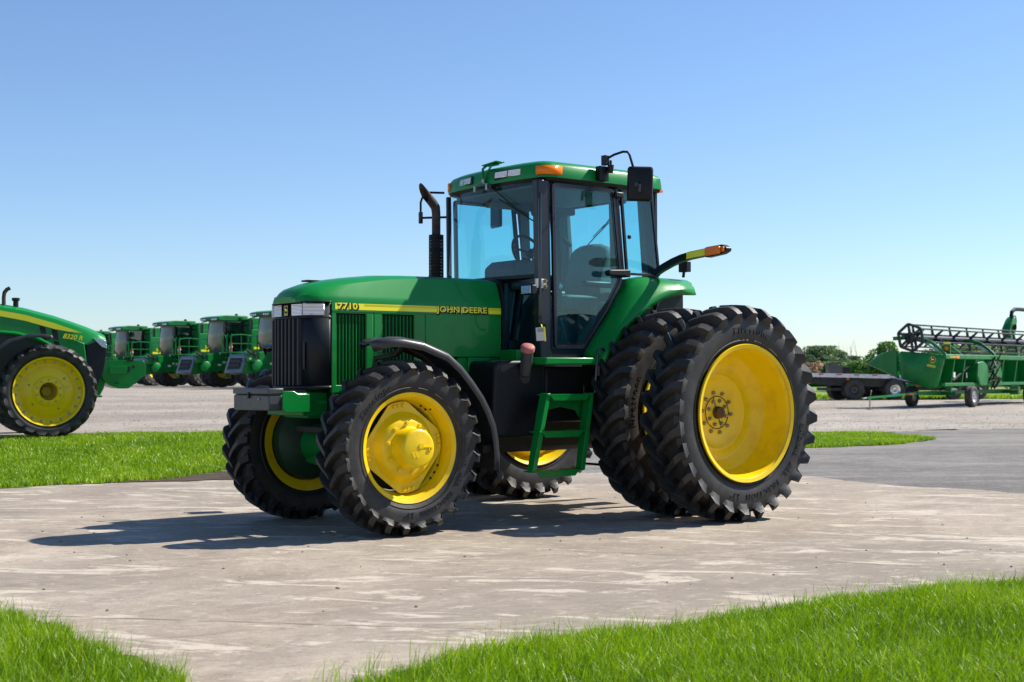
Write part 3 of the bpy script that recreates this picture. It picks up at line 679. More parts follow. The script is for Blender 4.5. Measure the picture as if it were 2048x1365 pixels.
# ---- front support, weights box, axle, frame
b = MB(); b.b2((3.17, -.30, .95), (3.40, .30, 1.145)); b.b2((1.6, -.20, .93), (3.3, .20, 1.2)); b.b2((3.38, -.24, 1.0), (3.58, .24, 1.12)); b.b2((3.36, .24, .99), (3.56, .32, 1.14))
fs = b.build('front_support', M['green_dull'], T, bevel=.012)
b = MB(); b.prism([(3.36, .985), (3.57, .985), (3.60, 1.02), (3.60, 1.155), (3.50, 1.155), (3.46, 1.13), (3.36, 1.13)], .325, .345, 'y'); b.build('front_support_plate', M['green'], T, bevel=.004)
b = MB(); b.b2((3.575, -.315, 1.0), (3.70, .30, 1.125)); wb_ = b.build('front_box', M['greybox'], T, bevel=.01)
b = MB(); b.b2((3.57, -.32, 1.13), (3.706, .305, 1.178)); b.build('box_lid', M['greybox'], wb_, bevel=.008)
b = MB(); b.box((3.710, -.03, 1.12), (.012, .022, .05)); b.build('box_latch', M['black'], wb_)
b = MB(); b.box((3.708, .14, 1.09), (.006, .02, .012)); b.build('box_bolt', M['steel'], wb_)
b = MB(); b.prism([(-.55, .52), (-.30, .50), (0, .48), (.30, .50), (.55, .52), (.60, .62), (.58, .80), (.30, .84), (.12, .93), (-.12, .93), (-.30, .84), (-.58, .80), (-.60, .62)], WB-.11, WB+.11, 'x')
b.lathe([(-.70, .20), (-.66, .24), (-.58, .24), (-.54, .17), (-.2, .13), (0, .16), (.2, .13), (.54, .17), (.58, .24), (.66, .24), (.70, .20)], c=(WB, 0, RF-.02), n=28)
b.build('front_axle', M['green_dull'], T, bevel=.02)
for sg in (1, -1):
    b = MB(); b.lathe([(sg*.50, .12), (sg*.53, .24), (sg*.60, .33), (sg*.72, .345), (sg*.73, 0)], c=(WB, 0, RF), n=40); b.build('planetary_housing', M['green_shaded'], T)
b = MB(); b.tube([(WB-.28, -.6, .66), (WB-.3, 0, .66), (WB-.28, .6, .66)], .022, 8); b.tube([(WB+.22, -.45, .82), (WB+.22, .45, .82)], .03, 8); b.build('steering_tie_rod', M['engine'], T)
b = MB(); b.b2((1.45, -.28, 1.15), (3.15, .28, 1.80)); b.build('engine', M['engine'], T, bevel=.03)
b = MB(); b.b2((-.4, -.26, .58), (1.7, .26, 1.30)); b.b2((-.35, -.45, .8), (.35, .45, 1.2)); b.b2((1.3, -.34, .70), (2.0, .34, 1.2)); b.build('transmission_case', M['engine'], T, bevel=.05)
b = MB(); b.lathe([(-1.62, .055), (-1.1, .055), (-1.05, .13), (-.45, .17), (.45, .17), (1.05, .13), (1.1, .055), (1.62, .055)], c=(0, 0, RR), n=24); b.build('rear_axle', M['green_dull'], T)
b = MB(); b.b2((1.44, .30, 1.20), (1.90, .34, 1.434)); b.b2((1.15, -.6, 1.36), (1.45, .6, 1.50)); b.b2((1.56, .33, 1.28), (1.80, .365, 1.432)); b.build('frame_rail', M['green'], T, bevel=.008)
b = MB(); b.tube([(2.2, .3, 1.22), (2.0, .33, 1.1), (1.8, .36, 1.05)], .018, 8); b.tube([(2.3, .31, 1.0), (2.1, .36, .82), (1.8, .45, .7)], .015, 8); b.tube([(2.35, .31, 1.12), (2.15, .34, .95), (1.82, .4, .8)], .012, 8); b.build('hose', M['black'], T)
# fuel tank and step box
tank = rounded([(1.24, .74), (1.79, .74), (1.82, .95), (1.79, 1.40), (1.24, 1.41)], .07, 4)
b = MB(); b.prism(tank, .33, .74, 'y'); ft = b.build('fuel_tank', M['black'], T, bevel=.025, seg=3)
b = MB(); b.tube([(1.475, .74, 1.29), (1.50, .80, 1.40), (1.525, .845, 1.49)], .052, 16); b.tube([(1.46, .70, 1.24), (1.475, .74, 1.29)], .06, 14); b.build('filler_neck', M['greybox'], ft)
b = MB(); d_ = Vector((.025, .05, .095)).normalized(); c0 = Vector((1.525, .845, 1.488)); b.tube([c0, c0+d_*.032, c0+d_*.042, c0+d_*.052], [.062, .062, .055, .03], 18); b.build('filler_cap', M['pinkcap'], ft)
b = MB(); b.b2((.78, .34, .86), (1.235, .735, 1.35)); b.build('battery_box', M['black'], T, bevel=.02)
b = MB(); b.b2((.715, .70, 1.366), (1.417, .965, 1.428)); b.build('step_platform', M['green'], T, bevel=.012)
b = MB(); b.prism([(.78, .93), (1.30, .93), (1.34, 1.36), (.80, 1.36)], .50, .735, 'y')
# ladder
LB = []
lad = MB()
for xo_t, xo_b in ((1.435, 1.635), (.945, 1.095)):
    lad.add([(xo_t, 1.0, 1.12), (xo_t-.042, 1.0, 1.12), (xo_b-.047, 1.04, .455), (xo_b, 1.04, .455), (xo_t, .90, 1.12), (xo_t-.042, .90, 1.12), (xo_b-.047, .965, .455), (xo_b, .965, .455)],
            [(0, 1, 2, 3), (4, 7, 6, 5), (0, 3, 7, 4), (1, 5, 6, 2), (0, 4, 5, 1), (3, 2, 6, 7)])
ld = lad.build('ladder', M['green'], T, bevel=.004)
b = MB(); b.add([(.945, 1.0, 1.12), (.85, .78, 1.12), (.85, .78, .98), (1.02, 1.02, .80), (.945, .99, 1.12), (.84, .77, 1.12), (.84, .77, .98), (1.01, 1.01, .80)], [(0, 1, 2, 3), (4, 7, 6, 5), (0, 4, 5, 1), (1, 5, 6, 2), (2, 6, 7, 3), (3, 7, 4, 0)]); b.build('ladder_gusset', M['green'], ld)
b = MB(); b.prism([(.93, 1.10), (1.42, 1.10), (1.47, .90), (1.42, .90), (1.37, .97), (1.20, 1.0), (1.03, .97), (.98, .90), (.96, .93)], .88, .89, 'y'); b.build('riser_plate', M['green_dull'], ld)
for (xa, xb, z, y) in ((.935, 1.44, 1.112, .955), (1.035, 1.545, .80, .975), (1.10, 1.625, .468, 1.0)):
    b = MB(); b.b2((xa, y-.09, z-.012), (xb, y+.06, z)); b.add([(xa+.02, y+.06, z), (xb-.02, y+.06, z), (xb-.07, y+.055, z-.055), (xa+.07, y+.055, z-.055), (xa+.02, y+.05, z), (xb-.02, y+.05, z), (xb-.07, y+.045, z-.055), (xa+.07, y+.045, z-.055)], [(0, 1, 2, 3), (4, 7, 6, 5), (2, 6, 7, 3), (0, 3, 7, 4), (1, 5, 6, 2)])
    b.build('step_tread', M['green'], ld, bevel=.003)
b = MB(); b.tube([(.86, .96, 1.05), (.855, .965, 1.25), (.835, .965, 1.45), (.822, .965, 1.50), (.79, .965, 1.515), (.762, .965, 1.50), (.75, .965, 1.45), (.74, .965, 1.25), (.742, .965, 1.08), (.76, .965, 1.045), (.80, .965, 1.035), (.86, .965, 1.035)], .0115, 10); b.build('step_handrail', M['black_gloss'], T)
b = MB(); b.b2((.765, .90, 1.05), (.805, .915, 1.36)); b.build('rail_bracket', M['alu'], T)

# ---- front mudguard over the left front wheel and its twin on the right
def mudguard(sg):
    path = [(3.14, 1.530), (3.08, 1.558), (3.0, 1.578), (2.88, 1.578), (2.69, 1.55), (2.446, 1.463), (2.31, 1.36), (2.197, 1.24), (2.09, 1.11), (2.019, .993), (1.965, .87), (1.937, .743), (1.925, .62), (1.927, .495)]
    secs = []
    for i, (x, z) in enumerate(path):
        a, c_ = path[max(0, i-1)], path[min(len(path)-1, i+1)]; t = Vector((c_[0]-a[0], c_[1]-a[1])).normalized(); nx, nz = t.y, -t.x
        if nz < 0 and x > 2.4: nx, nz = -nx, -nz
        if x <= 2.4 and nx > 0: nx, nz = -nx, -nz
        wd = 1 if i > 2 else (.45, .75, .92)[i]; ym = .81
        prof = [(-.20, -.06), (-.185, -.014), (-.13, .004), (-.04, -.008), (.04, -.008), (.13, .004), (.178, -.012), (.198, -.03), (.20, -.08)]
        secs.append([(x+nx*h, sg*(ym+u*wd), z+nz*h) for u, h in prof])
    b = MB(); b.loft(secs); m_ = b.build('front_mudguard', M['fender'], T, solid=.008, ang=50)
    b = MB(); b.tube([(2.75, sg*.80, 1.54), (2.76, sg*.70, 1.45), (2.80, sg*.45, 1.42), (2.80, sg*.38, 1.1)], .028, 8); b.build('mudguard_bracket', M['engine'], m_); b = MB(); b.tube([(1.97, sg*.78, .68), (2.25, sg*.66, .66), (2.5, sg*.55, .68)], .022, 8)
    b.box((2.0, sg*.84, .665), (.09, .14, .06)); b.build('mudguard_bracket', M['engine'], m_)
mudguard(1); mudguard(-1)

# ---- rear fenders
def rear_fender(sg):
    inn = [(.812, 1.43), (.782, 1.50), (.64, 1.68), (.51, 1.845), (.40, 2.0), (.335, 2.09), (.26, 2.165), (.12, 2.185), (-.10, 2.185), (-.46, 2.18)]
    out = [(.793, 1.418), (.74, 1.50), (.595, 1.677), (.45, 1.81), (.33, 1.90), (.22, 1.965), (.10, 2.02), (-.02, 2.06), (-.16, 2.085), (-.34, 2.09)]
    secs = []
    for (xi, zi), (xo, zo) in zip(inn, out):
        mx_, mz = xi*.5+xo*.5, zi*.5+zo*.5
        secs.append([(xi, sg*.742, zi), (xi*.75+xo*.25, sg*.82, max(zi*.85+zo*.15, mz)), (xi*.3+xo*.7, sg*.93, zi*.45+zo*.55+.006), (xo, sg*.985, zo), (xo-.012, sg*.998, zo-.02), (xo-.02, sg*.998, zo-.075)])
    b = MB(); b.loft(secs); f = b.build('rear_fender', M['green'], T, solid=.012, ang=30)
    b = MB(); V = [(-.46, sg*.742, 2.18), (-.34, sg*.985, 2.09), (-.36, sg*.998, 2.02), (-.48, sg*.742, 2.06)]; b.add(V+[(x-.012, y, z) for x, y, z in V], [(0, 1, 2, 3), (4, 5, 6, 7), (0, 1, 5, 4), (1, 2, 6, 5), (2, 3, 7, 6)]); b.build('fender_end', M['green'], f)
    b = MB(); b.prism([(.80, 1.43), (.78, 1.50), (.51, 1.84), (.33, 2.08), (.26, 2.15), (-.46, 2.17), (-.46, 1.3), (.3, 1.0), (.80, 1.2)], sg*.735, sg*.72, 'y'); b.build('fender_inner_wall', M['black'], f)
    return f
rear_fender(1); rear_fender(-1)

# ---- cab
cab = MB()
cab.prism([(-.14, 1.40), (1.24, 1.40), (1.24, 1.47), (-.14, 1.47)], -.70, .70, 'y')
cabf = cab.build('cab_floor', M['cabpaint'], T, bevel=.01)
def pillar(a, b_, c_=None, name='cab_pillar', m='cabpaint', parent=T, wx=.07, wy=.07):
    # a, b: bottom and top centres
    P = MB(); a = Vector(a); b_ = Vector(b_)
    for p in (a, b_): pass
    V = [(p.x+sx*wx/2, p.y+sy*wy/2, p.z) for p in (a, b_) for sx, sy in ((-1, -1), (1, -1), (1, 1), (-1, 1))]
    P.add(V, [(0, 1, 2, 3), (4, 7, 6, 5), (0, 4, 5, 1), (1, 5, 6, 2), (2, 6, 7, 3), (3, 7, 4, 0)])
    return P.build(name, M[m], parent, bevel=.012, seg=3)
for sg in (1, -1):
    fx = 1.235 if sg > 0 else 1.25
    if sg > 0: pillar((1.225, sg*.70, 1.43), (1.255, sg*.70, 2.99), wx=.135, wy=.08)
    else: pillar((1.235, sg*.715, 1.43), (1.245, sg*.715, 2.99), wx=.045, wy=.04)
    pillar((.300, sg*.70, 2.17), (.385, sg*.705, 2.99), wx=.045, wy=.06)
    pillar((-.125, sg*.69, 2.10), (-.045, sg*.69, 2.99), wx=.07, wy=.09)
    b = MB(); b.b2((-.10, sg*.66, 2.12), (-.22+.1, sg*.60, 2.98)); b.build('pillar_lining', M['lining'], T)
    pillar((-.16, sg*.60, 2.12), (-.09, sg*.60, 2.98), name='pillar_lining', m='lining', wx=.06, wy=.16)
    pillar((.33, sg*.655, 2.0), (.36, sg*.655, 2.98), name='pillar_lining', m='lining', wx=.10, wy=.03)
    # sill under the doors
    b = MB(); b.prism([(.80, 1.432), (1.29, 1.432), (1.29, 1.505), (.76, 1.505)], sg*.738, sg*.69, 'y'); b.build('door_sill', M['cabpaint'], T, bevel=.006)
    door = [(1.168, 2.972), (.425, 2.972), (.338, 2.17), (.345, 2.12), (.51, 1.865), (.70, 1.62), (.79, 1.512), (1.142, 1.512)]
    door = rounded(door, .045, 3); inn_ = inset(door, .028)
    b = MB(); b.ringprism(door, inn_, sg*.752, sg*.722, 'y'); dr = b.build('cab_door', M['cabpaint'], T, bevel=.004)
    b = MB(); n = len(inn_); b.prism(inset(door, .02), sg*.7385, sg*.7355, 'y'); b.build('door_glass', M['glass'], dr)
    b = MB(); i2 = inset(door, .030); i3 = inset(door, .042); b.ringprism(i2, i3, sg*.744, sg*.737, 'y'); b.build('door_seal', M['black_gloss'], dr)
    q = rounded([(.345, 2.975), (-.055, 2.975), (-.155, 2.195), (.275, 2.195)], .03, 3)
    b = MB(); b.ringprism(q, inset(q, .022), sg*.748, sg*.722, 'y'); qf = b.build('quarter_window_frame', M['cabpaint'], T, bevel=.003)
    b = MB(); b.prism(inset(q, .018), sg*.7385, sg*.7355, 'y'); b.build('quarter_window_glass', M['glass'], qf)
    b = MB(); b.box((.385, sg*.765, 2.92), (.10, .035, .055)); b.build('door_hinge', M['black'], dr, bevel=.012)
    b = MB(); b.lathe([(0, .018), (.012, .02), (.022, .012), (.024, 0)], c=(.245, sg*.742, 2.545), n=12); b.build('window_knob', M['black'], qf)
    # inside door grab and latch
    b = MB(); b.prism(rounded([(1.02, 1.86), (1.10, 1.86), (1.085, 2.085), (1.03, 2.10)], .03), sg*.72, sg*.665, 'y'); b.build('door_handle', M['black'], dr, bevel=.01)
    b = MB(); b.lathe([(0, .022), (.01, .022), (.014, .012), (.014, 0)], c=(1.055, sg*.72, 2.055), n=14); b.build('door_lock', M['steel'], dr)
# black arm rest / step grip outside the fender corner
b = MB(); b.b2((.31, .76, 2.165), (.40, .84, 2.235)); b.prism(rounded([(.38, 2.172), (.58, 2.168), (.60, 2.20), (.58, 2.222), (.38, 2.232)], .015), .79, .86, 'y'); b.build('door_latch_grip', M['black'], T, bevel=.014, seg=3)
# windscreen
def bow(y): return 1.262+.085*(1-(y/.69)**2)
ys_ = [(-.69+i*.0986) for i in range(15)]
b = MB(); b.loft([[(bow(y)+.0, y, 2.165) for y in ys_], [(bow(y)-.01, y, 2.60) for y in ys_], [(bow(y)-.04, y, 3.0) for y in ys_]]); b.build('windscreen', M['glass'], T, ang=60)
b = MB(); b.loft([[(bow(y)+.012, y, 2.165) for y in ys_], [(bow(y)+.012, y, 2.135) for y in ys_], [(bow(y)-.03, y, 2.12) for y in ys_], [(bow(y)-.03, y, 2.17) for y in ys_]], cap=False); b.build('windscreen_bar', M['black'], T)
for sg in (1, -1):
    q = [(.20*sg, 1.515), (.655*sg, 1.515), (.665*sg, 2.105), (.20*sg, 2.105)]
    b = MB(); b.ringprism([(.16*sg, 1.46), (.69*sg, 1.46), (.69*sg, 2.13), (.16*sg, 2.13)], q, 1.235, 1.275, 'x'); lf = b.build('lower_front_panel', M['cabpaint'], T)
    b = MB(); b.add([(1.262, y, z) for y, z in q], [(0, 1, 2, 3)]); b.build('lower_front_glass', M['glass'], lf)
b = MB(); b.b2((1.20, -.18, 1.46), (1.262, .18, 2.13)); b.build('firewall', M['black'], T)
# rear wall and window
b = MB(); b.ringprism([(-.70, 1.45), (.70, 1.45), (.70, 3.0), (-.70, 3.0)], [(-.60, 2.2), (.60, 2.2), (.60, 2.95), (-.60, 2.95)], -.16, -.13, 'x')
rw = b.build('cab_rear_wall', M['cabpaint'], T)
b = MB(); b.add([(-.145, -.6, 2.2), (-.145, .6, 2.2), (-.145, .6, 2.95), (-.145, -.6, 2.95)], [(0, 1, 2, 3)]); b.build('rear_window', M['glass'], rw)
b = MB(); b.b2((-.08, -.66, 2.955), (1.20, .66, 2.985)); b.b2((.1, -.60, 2.90), (.9, -.50, 2.96)); b.build('headliner', M['lining'], T, bevel=.02)
# interior
b = MB(); b.b2((-.10, -.66, 1.47), (.18, .66, 2.06)); b.b2((-.05, .40, 1.47), (.60, .66, 1.95)); b.b2((-.05, -.66, 1.47), (.75, -.36, 2.12)); b.build('cab_side_console', M['console'], T, bevel=.04)
st = MB(); st.loft([rounded([(-.26, -.02), (.26, -.02), (.26, .08), (-.26, .08)], .04)], False)
b = MB(); prof = [(.0, 2.02), (.02, 2.15), (-.02, 2.35), (-.055, 2.50), (-.10, 2.545), (-.15, 2.53), (-.15, 2.30), (-.12, 2.02)]
secs = []
for y, k in ((-.26, .80), (-.24, .93), (-.15, .99), (0, 1), (.15, .99), (.24, .93), (.26, .80)): secs.append([(x+.16, y, 2.02+(z-2.02)*k) for x, z in prof])
b.loft(secs, closed=True, cap=True); seat_b = b.build('seat_backrest', M['seat'], T, ang=60)
b = MB(); b.b2((.10, -.26, 1.88), (.58, .26, 2.03)); b.b2((.25, -.15, 1.47), (.5, .15, 1.9)); b.build('seat_cushion', M['seat'], T, bevel=.05, seg=3)
for y in (-.32, .32):
    b = MB(); b.b2((.08, y-.035, 2.10), (.44, y+.035, 2.16)); b.build('armrest', M['black'], T, bevel=.02)
b = MB(); b.prism([(1.20, 2.06), (1.20, 2.27), (1.12, 2.33), (.93, 2.335), (.84, 2.20), (.86, 2.06)], -.22, .22, 'y'); b.build('dashboard', M['console'], T, bevel=.03)
b = MB(); b.tube([(1.02, 0, 1.6), (.93, 0, 2.15), (.86, 0, 2.36)], .045, 12); b.build('steering_column', M['black'], T)
b = MB(); Rm = Matrix.Rotation(R(-58), 3, 'Y'); cc = Vector((.83, 0, 2.40)); ring = [cc+Rm @ Vector((.0, .205*math.cos(a), .205*math.sin(a))) for a in np.linspace(0, 2*math.pi, 33)]
Rm = Matrix.Rotation(R(32), 3, 'Y'); ring = [cc+Rm @ Vector((0, .205*math.cos(a), .205*math.sin(a))) for a in np.linspace(0, 2*math.pi, 33)]
b.tube(ring, .014, 8, cap=False)
for a in (R(-90), R(30), R(150)): b.tube([cc-Rm @ Vector((.03, 0, 0)), cc+Rm @ Vector((0, .2*math.cos(a), .2*math.sin(a)))], .011, 6)
b.tube([cc-Rm @ Vector((.06, 0, 0)), cc], .04, 10); b.build('steering_wheel', M['black'], T)
b = MB(); b.tube([(-.02, -.45, 2.06), (-.03, -.46, 2.58)], .008, 6); b.box((-.03, -.46, 2.60), (.03, .05, .03)); b.tube([(-.03, -.46, 2.60), (-.02, -.49, 2.64)], .018, 8); b.tube([(-.03, -.46, 2.60), (-.04, -.42, 2.57)], .02, 8); b.build('radio_mast', M['black'], T)
b = MB(); b.tube([(.7, .42, 1.5), (.78, .40, 1.80)], .008, 6); b.lathe([(-.02, .0), (-.012, .02), (.0, .026), (.015, .02), (.02, 0)], c=(.70, .42, 1.56), axis='z', n=12); b.build('gear_lever', M['steel'], T)
b = MB(); b.prism(rounded([(.15, 2.83), (.48, 2.83), (.50, 2.90), (.15, 2.90)], .02), -.40, -.12, 'y'); b.build('radio_console', M['black'], T, bevel=.01)
# wipers
def wiper(piv, tip, blade_a, blade_b):
    b = MB(); b.tube([piv, tip], .006, 6); b.tube([blade_a, blade_b], .006, 5); b.tube([Vector(blade_a)*.75+Vector(blade_b)*.25+Vector((.012, 0, .012)), Vector(blade_a)*.25+Vector(blade_b)*.75+Vector((.012, 0, .012))], .005, 5)
    b.box(piv, (.05, .06, .04)); b.build('wiper', M['black'], T)
wiper((1.345, .10, 2.985), (1.35, .42, 2.79), (1.352, .22, 2.865), (1.285, .66, 2.62)); wiper((-.17, .20, 2.96), (-.165, -.10, 2.70), (-.165, .06, 2.80), (-.165, -.30, 2.58))
# roof
def roof():
    o_ = [(1.325, 0), (1.32, .25), (1.30, .50), (1.27, .66), (1.235, .735), (1.17, .765), (.8, .775), (.3, .765), (-.10, .75), (-.19, .73), (-.22, .66), (-.24, .30), (-.245, 0)]
    o_ = o_+[(x, -y) for x, y in o_[-2:0:-1]]
    def ring(dx, dy, z, zf=0): return [(x*(1-dx)+.52*dx, y*(1-dy), z+(zf if x > 1.1 else 0)) for x, y in o_]
    b = MB(); b.loft([ring(.03, .03, 3.012), ring(0, 0, 3.018), ring(.0, .0, 3.035), ring(.012, .012, 3.12), ring(.035, .045, 3.150), ring(.09, .14, 3.176), ring(.25, .4, 3.192), ring(.6, .75, 3.20)], closed=True, cap=True)
    r_ = b.build('cab_roof', M['green'], T, ang=35)
    b = MB(); b.loft([ring(.05, .05, 2.985), ring(.02, .02, 2.992), ring(.004, .004, 3.016), ring(.03, .03, 3.018)], closed=True, cap=True); b.build('roof_gasket', M['black'], r_, ang=40)
    return r_
rf = roof()
def roof_light(y0, y1):
    def X(y): return 1.327-.08*(abs(y)/.6)**2.2
    b = MB(); b.add([(X(y0)+.014, y0, 3.048), (X(y1)+.014, y1, 3.048), (X(y1)+.004, y1, 3.130), (X(y0)+.004, y0, 3.130), (X(y0)-.06, y0, 3.052), (X(y1)-.06, y1, 3.052), (X(y1)-.06, y1, 3.128), (X(y0)-.06, y0, 3.128)], [(0, 1, 2, 3), (4, 5, 6, 7), (0, 1, 5, 4), (1, 2, 6, 5), (2, 3, 7, 6), (3, 0, 4, 7)])
    h_ = b.build('roof_lamp_housing', M['black'], rf, bevel=.006)
    n = 2; st_ = (y1-y0-.055)/2
    for k in range(n):
        a = y0+.02+k*(st_+.012); c_ = a+st_
        if y1-y0 < .1: break
        b = MB(); b.add([(X(a)+.019, a, 3.060), (X(c_)+.019, c_, 3.060), (X(c_)+.012, c_, 3.118), (X(a)+.012, a, 3.118), (X(a)-.02, a, 3.066), (X(c_)-.02, c_, 3.066), (X(c_)-.02, c_, 3.114), (X(a)-.02, a, 3.114)], [(0, 1, 2, 3), (4, 5, 6, 7), (0, 1, 5, 4), (1, 2, 6, 5), (2, 3, 7, 6), (3, 0, 4, 7)])
        b.build('roof_lamp', M['lens'], rf, bevel=.004)
roof_light(-.53, -.22); roof_light(.12, .50)
for sg in (1, -1):
    b = MB(); P = [(1.275, .665), (1.238, .742), (1.17, .772), (1.08, .778)]; P = [(x, sg*y) for x, y in P]
    b.loft([[(x, y, 3.040) for x, y in P], [(x, y, 3.118) for x, y in P]]); b.build('roof_turn_lamp', M['orange'], rf, solid=-.012 if sg > 0 else .012, ang=50)
b = MB(); b.b2((-.20, .64, 2.992), (-.16, .74, 3.012)); b.build('rear_marker_lamp', M['orange'], rf)
# antenna bracket on the front of the roof
b = MB(); b.box((1.27, .03, 3.215), (.10, .22, .012), Matrix.Rotation(R(4), 3, 'X')); b.box((1.27, .03, 3.203), (.05, .12, .012)); b.build('antenna_bracket', M['green'], rf, bevel=.003)
b = MB(); b.tube([(1.29, -.05, 3.205), (1.33, -.05, 3.17), (1.345, -.03, 3.10), (1.335, -.02, 3.04)], .012, 8); b.tube([(1.27, .10, 3.205), (1.33, .09, 3.19), (1.35, .03, 3.12), (1.34, -.01, 3.07)], .009, 8); b.build('bracket_arm', M['green'], rf)
b = MB(); b.lathe([(-.02, .02), (.02, .02)], c=(1.345, -.02, 3.05), axis='z', n=10); b.box((1.36, -.12, 2.99), (.03, .03, .05)); b.box((1.36, .06, 2.99), (.03, .03, .05)); b.tube([(1.35, -.12, 3.02), (1.37, -.03, 3.04), (1.35, .06, 3.02)], .006, 6); b.build('roof_bracket_knuckle', M['steel'], rf)

# mirrors
b = MB(); b.box((.62, .80, 3.09), (.11, .06, .13)); b.box((.60, .82, 3.21), (.05, .06, .09)); b.tube([(.60, .83, 3.22), (.565, .90, 3.255), (.53, .98, 3.275), (.51, 1.02, 3.27), (.50, 1.035, 3.24), (.475, 1.05, 3.14), (.46, 1.06, 3.02), (.455, 1.06, 2.97)], .012, 8); b.lathe([(-.035, .022), (.035, .03)], c=(.57, .86, 3.13), axis='z', n=10); b.tube([(.57, .86, 3.1), (.57, .86, 3.21)], .012, 8)
ma_ = b.build('mirror_arm', M['black'], T, bevel=.006)
mrot = Matrix.Rotation(R(-2), 3, 'X') @ Matrix.Rotation(R(-38), 3, 'Z')
b = MB(); pl = rounded([(-.115, -.155), (.115, -.155), (.115, .155), (-.115, .155)], .03, 4)
secs = []
for t_, k in ((.03, .86), (.02, .96), (0, 1), (-.03, 1), (-.04, .97)): secs.append([Vector((.415, 1.08, 2.985))+mrot @ Vector((u*k, t_, v*k)) for u, v in pl])
b.loft(secs, closed=True, cap=True); mh = b.build('mirror', M['black'], T, ang=40)
b = MB(); b.add([Vector((.415, 1.08, 2.985))+mrot @ Vector((u*.92, -.0415, v*.92)) for u, v in pl], [tuple(range(len(pl)))]); b.build('mirror_glass', M['chrome'], mh)
b = MB(); c_ = Vector((.425, 1.09, 2.975))+mrot @ Vector((.02, .035, 0)); b.lathe([(-.02, .03), (.02, .022)], c=c_, n=12); b.tube([c_+Vector((0, .02, 0)), c_+Vector((.01, .02, -.07))], .013, 8); b.build('mirror_clamp', M['greybox'], mh)
b = MB(); b.tube([(1.28, -.74, 3.03), (1.36, -.86, 3.04), (1.40, -.92, 3.02), (1.41, -.95, 2.95), (1.41, -.95, 2.75)], .011, 8); b.box((1.41, -.95, 2.80), (.03, .03, .11)); b.tube([(1.22, -.73, 2.80), (1.40, -.95, 2.80)], .011, 8)
mr_ = b.build('mirror_arm', M['black'], T); b = MB(); b.box((.415, -1.05, 2.93), (.04, .22, .31), Matrix.Rotation(R(-10), 3, 'Z')); b.build('mirror', M['black'], T, bevel=.02)

# flasher arms on both sides
def flasher(sg):
    P = [(-.10, .675, 2.19), (-.10, .72, 2.225), (-.10, .84, 2.275), (-.10, .96, 2.315), (-.10, 1.08, 2.345), (-.10, 1.20, 2.362), (-.10, 1.40, 2.378)]
    Pz = P; secs = []
    for i, (x, y, z) in enumerate(Pz):
        secs.append([(x+.025, sg*y, z-.035), (x+.03, sg*y, z+.02), (x+.02, sg*y, z+.032), (x-.025, sg*y, z+.032), (x-.03, sg*y, z-.03), (x-.02, sg*y, z-.04)])
    b = MB(); b.loft(secs, closed=True, cap=True); f = b.build('flasher_arm', M['black'], T, ang=50)
    b = MB(); b.tube([(-.10, sg*.70, 2.18), (-.09, sg*.74, 2.10), (-.09, sg*.76, 1.95), (-.10, sg*.70, 1.85)], .02, 8); b.build('arm_stem', M['black_gloss'], f)
    b = MB(); q0, q1, n = P[-2], P[-1], 3
    b.add([(-.069, sg*1.17, 2.328), (-.069, sg*1.41, 2.345), (-.069, sg*1.41, 2.405), (-.069, sg*1.17, 2.385)], [(0, 1, 2, 3)]); b.build('reflector_strip', M['decal'], f)
    b = MB(); b.prism(rounded([(sg*1.40, 2.325), (sg*1.60, 2.345), (sg*1.655, 2.37), (sg*1.655, 2.40), (sg*1.60, 2.43), (sg*1.40, 2.42)], .015), -.15, -.075, 'x'); b.build('flasher_housing', M['black'], f, bevel=.008)
    b = MB(); b.prism(rounded([(sg*1.42, 2.335), (sg*1.585, 2.35), (sg*1.60, 2.37), (sg*1.60, 2.41), (sg*1.57, 2.42), (sg*1.42, 2.412)], .015), -.074, -.045, 'x'); b.prism(rounded([(sg*1.615, 2.36), (sg*1.64, 2.365), (sg*1.64, 2.405), (sg*1.615, 2.41)], .008), -.074, -.055, 'x'); b.build('flasher_lens', M['orange'], f, bevel=.008, seg=3)
flasher(1); flasher(-1)
b = MB(); b.box((-.36, .86, 2.29), (.06, .11, .10)); b.tube([(-.36, .84, 2.19), (-.36, .85, 2.25)], .015, 8); b.build('rear_work_lamp', M['black'], T, bevel=.012)
# grab rail beside the door, bracket, lower work lamp
b = MB(); b.tube([(1.30, .765, 2.86), (1.335, .80, 2.86), (1.365, .825, 2.84), (1.372, .83, 2.80), (1.372, .83, 2.2), (1.375, .83, 1.80), (1.37, .825, 1.74), (1.34, .81, 1.70), (1.30, .775, 1.685)], .0135, 10); b.lathe([(0, .02), (.02, .02)], c=(1.27, .742, 1.70), n=10); b.build('grab_rail', M['black_gloss'], T)
b = MB(); b.b2((1.235, .742, 2.035), (1.36, .750, 2.115)); pb = b.build('rail_plate', M['alu'], T, bevel=.002)
for z in (2.05, 2.10): put('bolt', BOLT, pb, (1.25, .750, z))
b = MB(); b.add([], []); b.box((1.47, .80, 2.01), (.06, .15, .085)); lh = b.build('work_lamp', M['black'], T, bevel=.01)
b = MB(); b.box((1.503, .80, 2.01), (.008, .13, .068)); b.build('work_lamp_lens', M['lens'], lh, bevel=.003)
b = MB(); b.tube([(1.29, .74, 2.02), (1.45, .79, 2.01)], .012, 6); b.build('lamp_bracket', M['black'], lh)
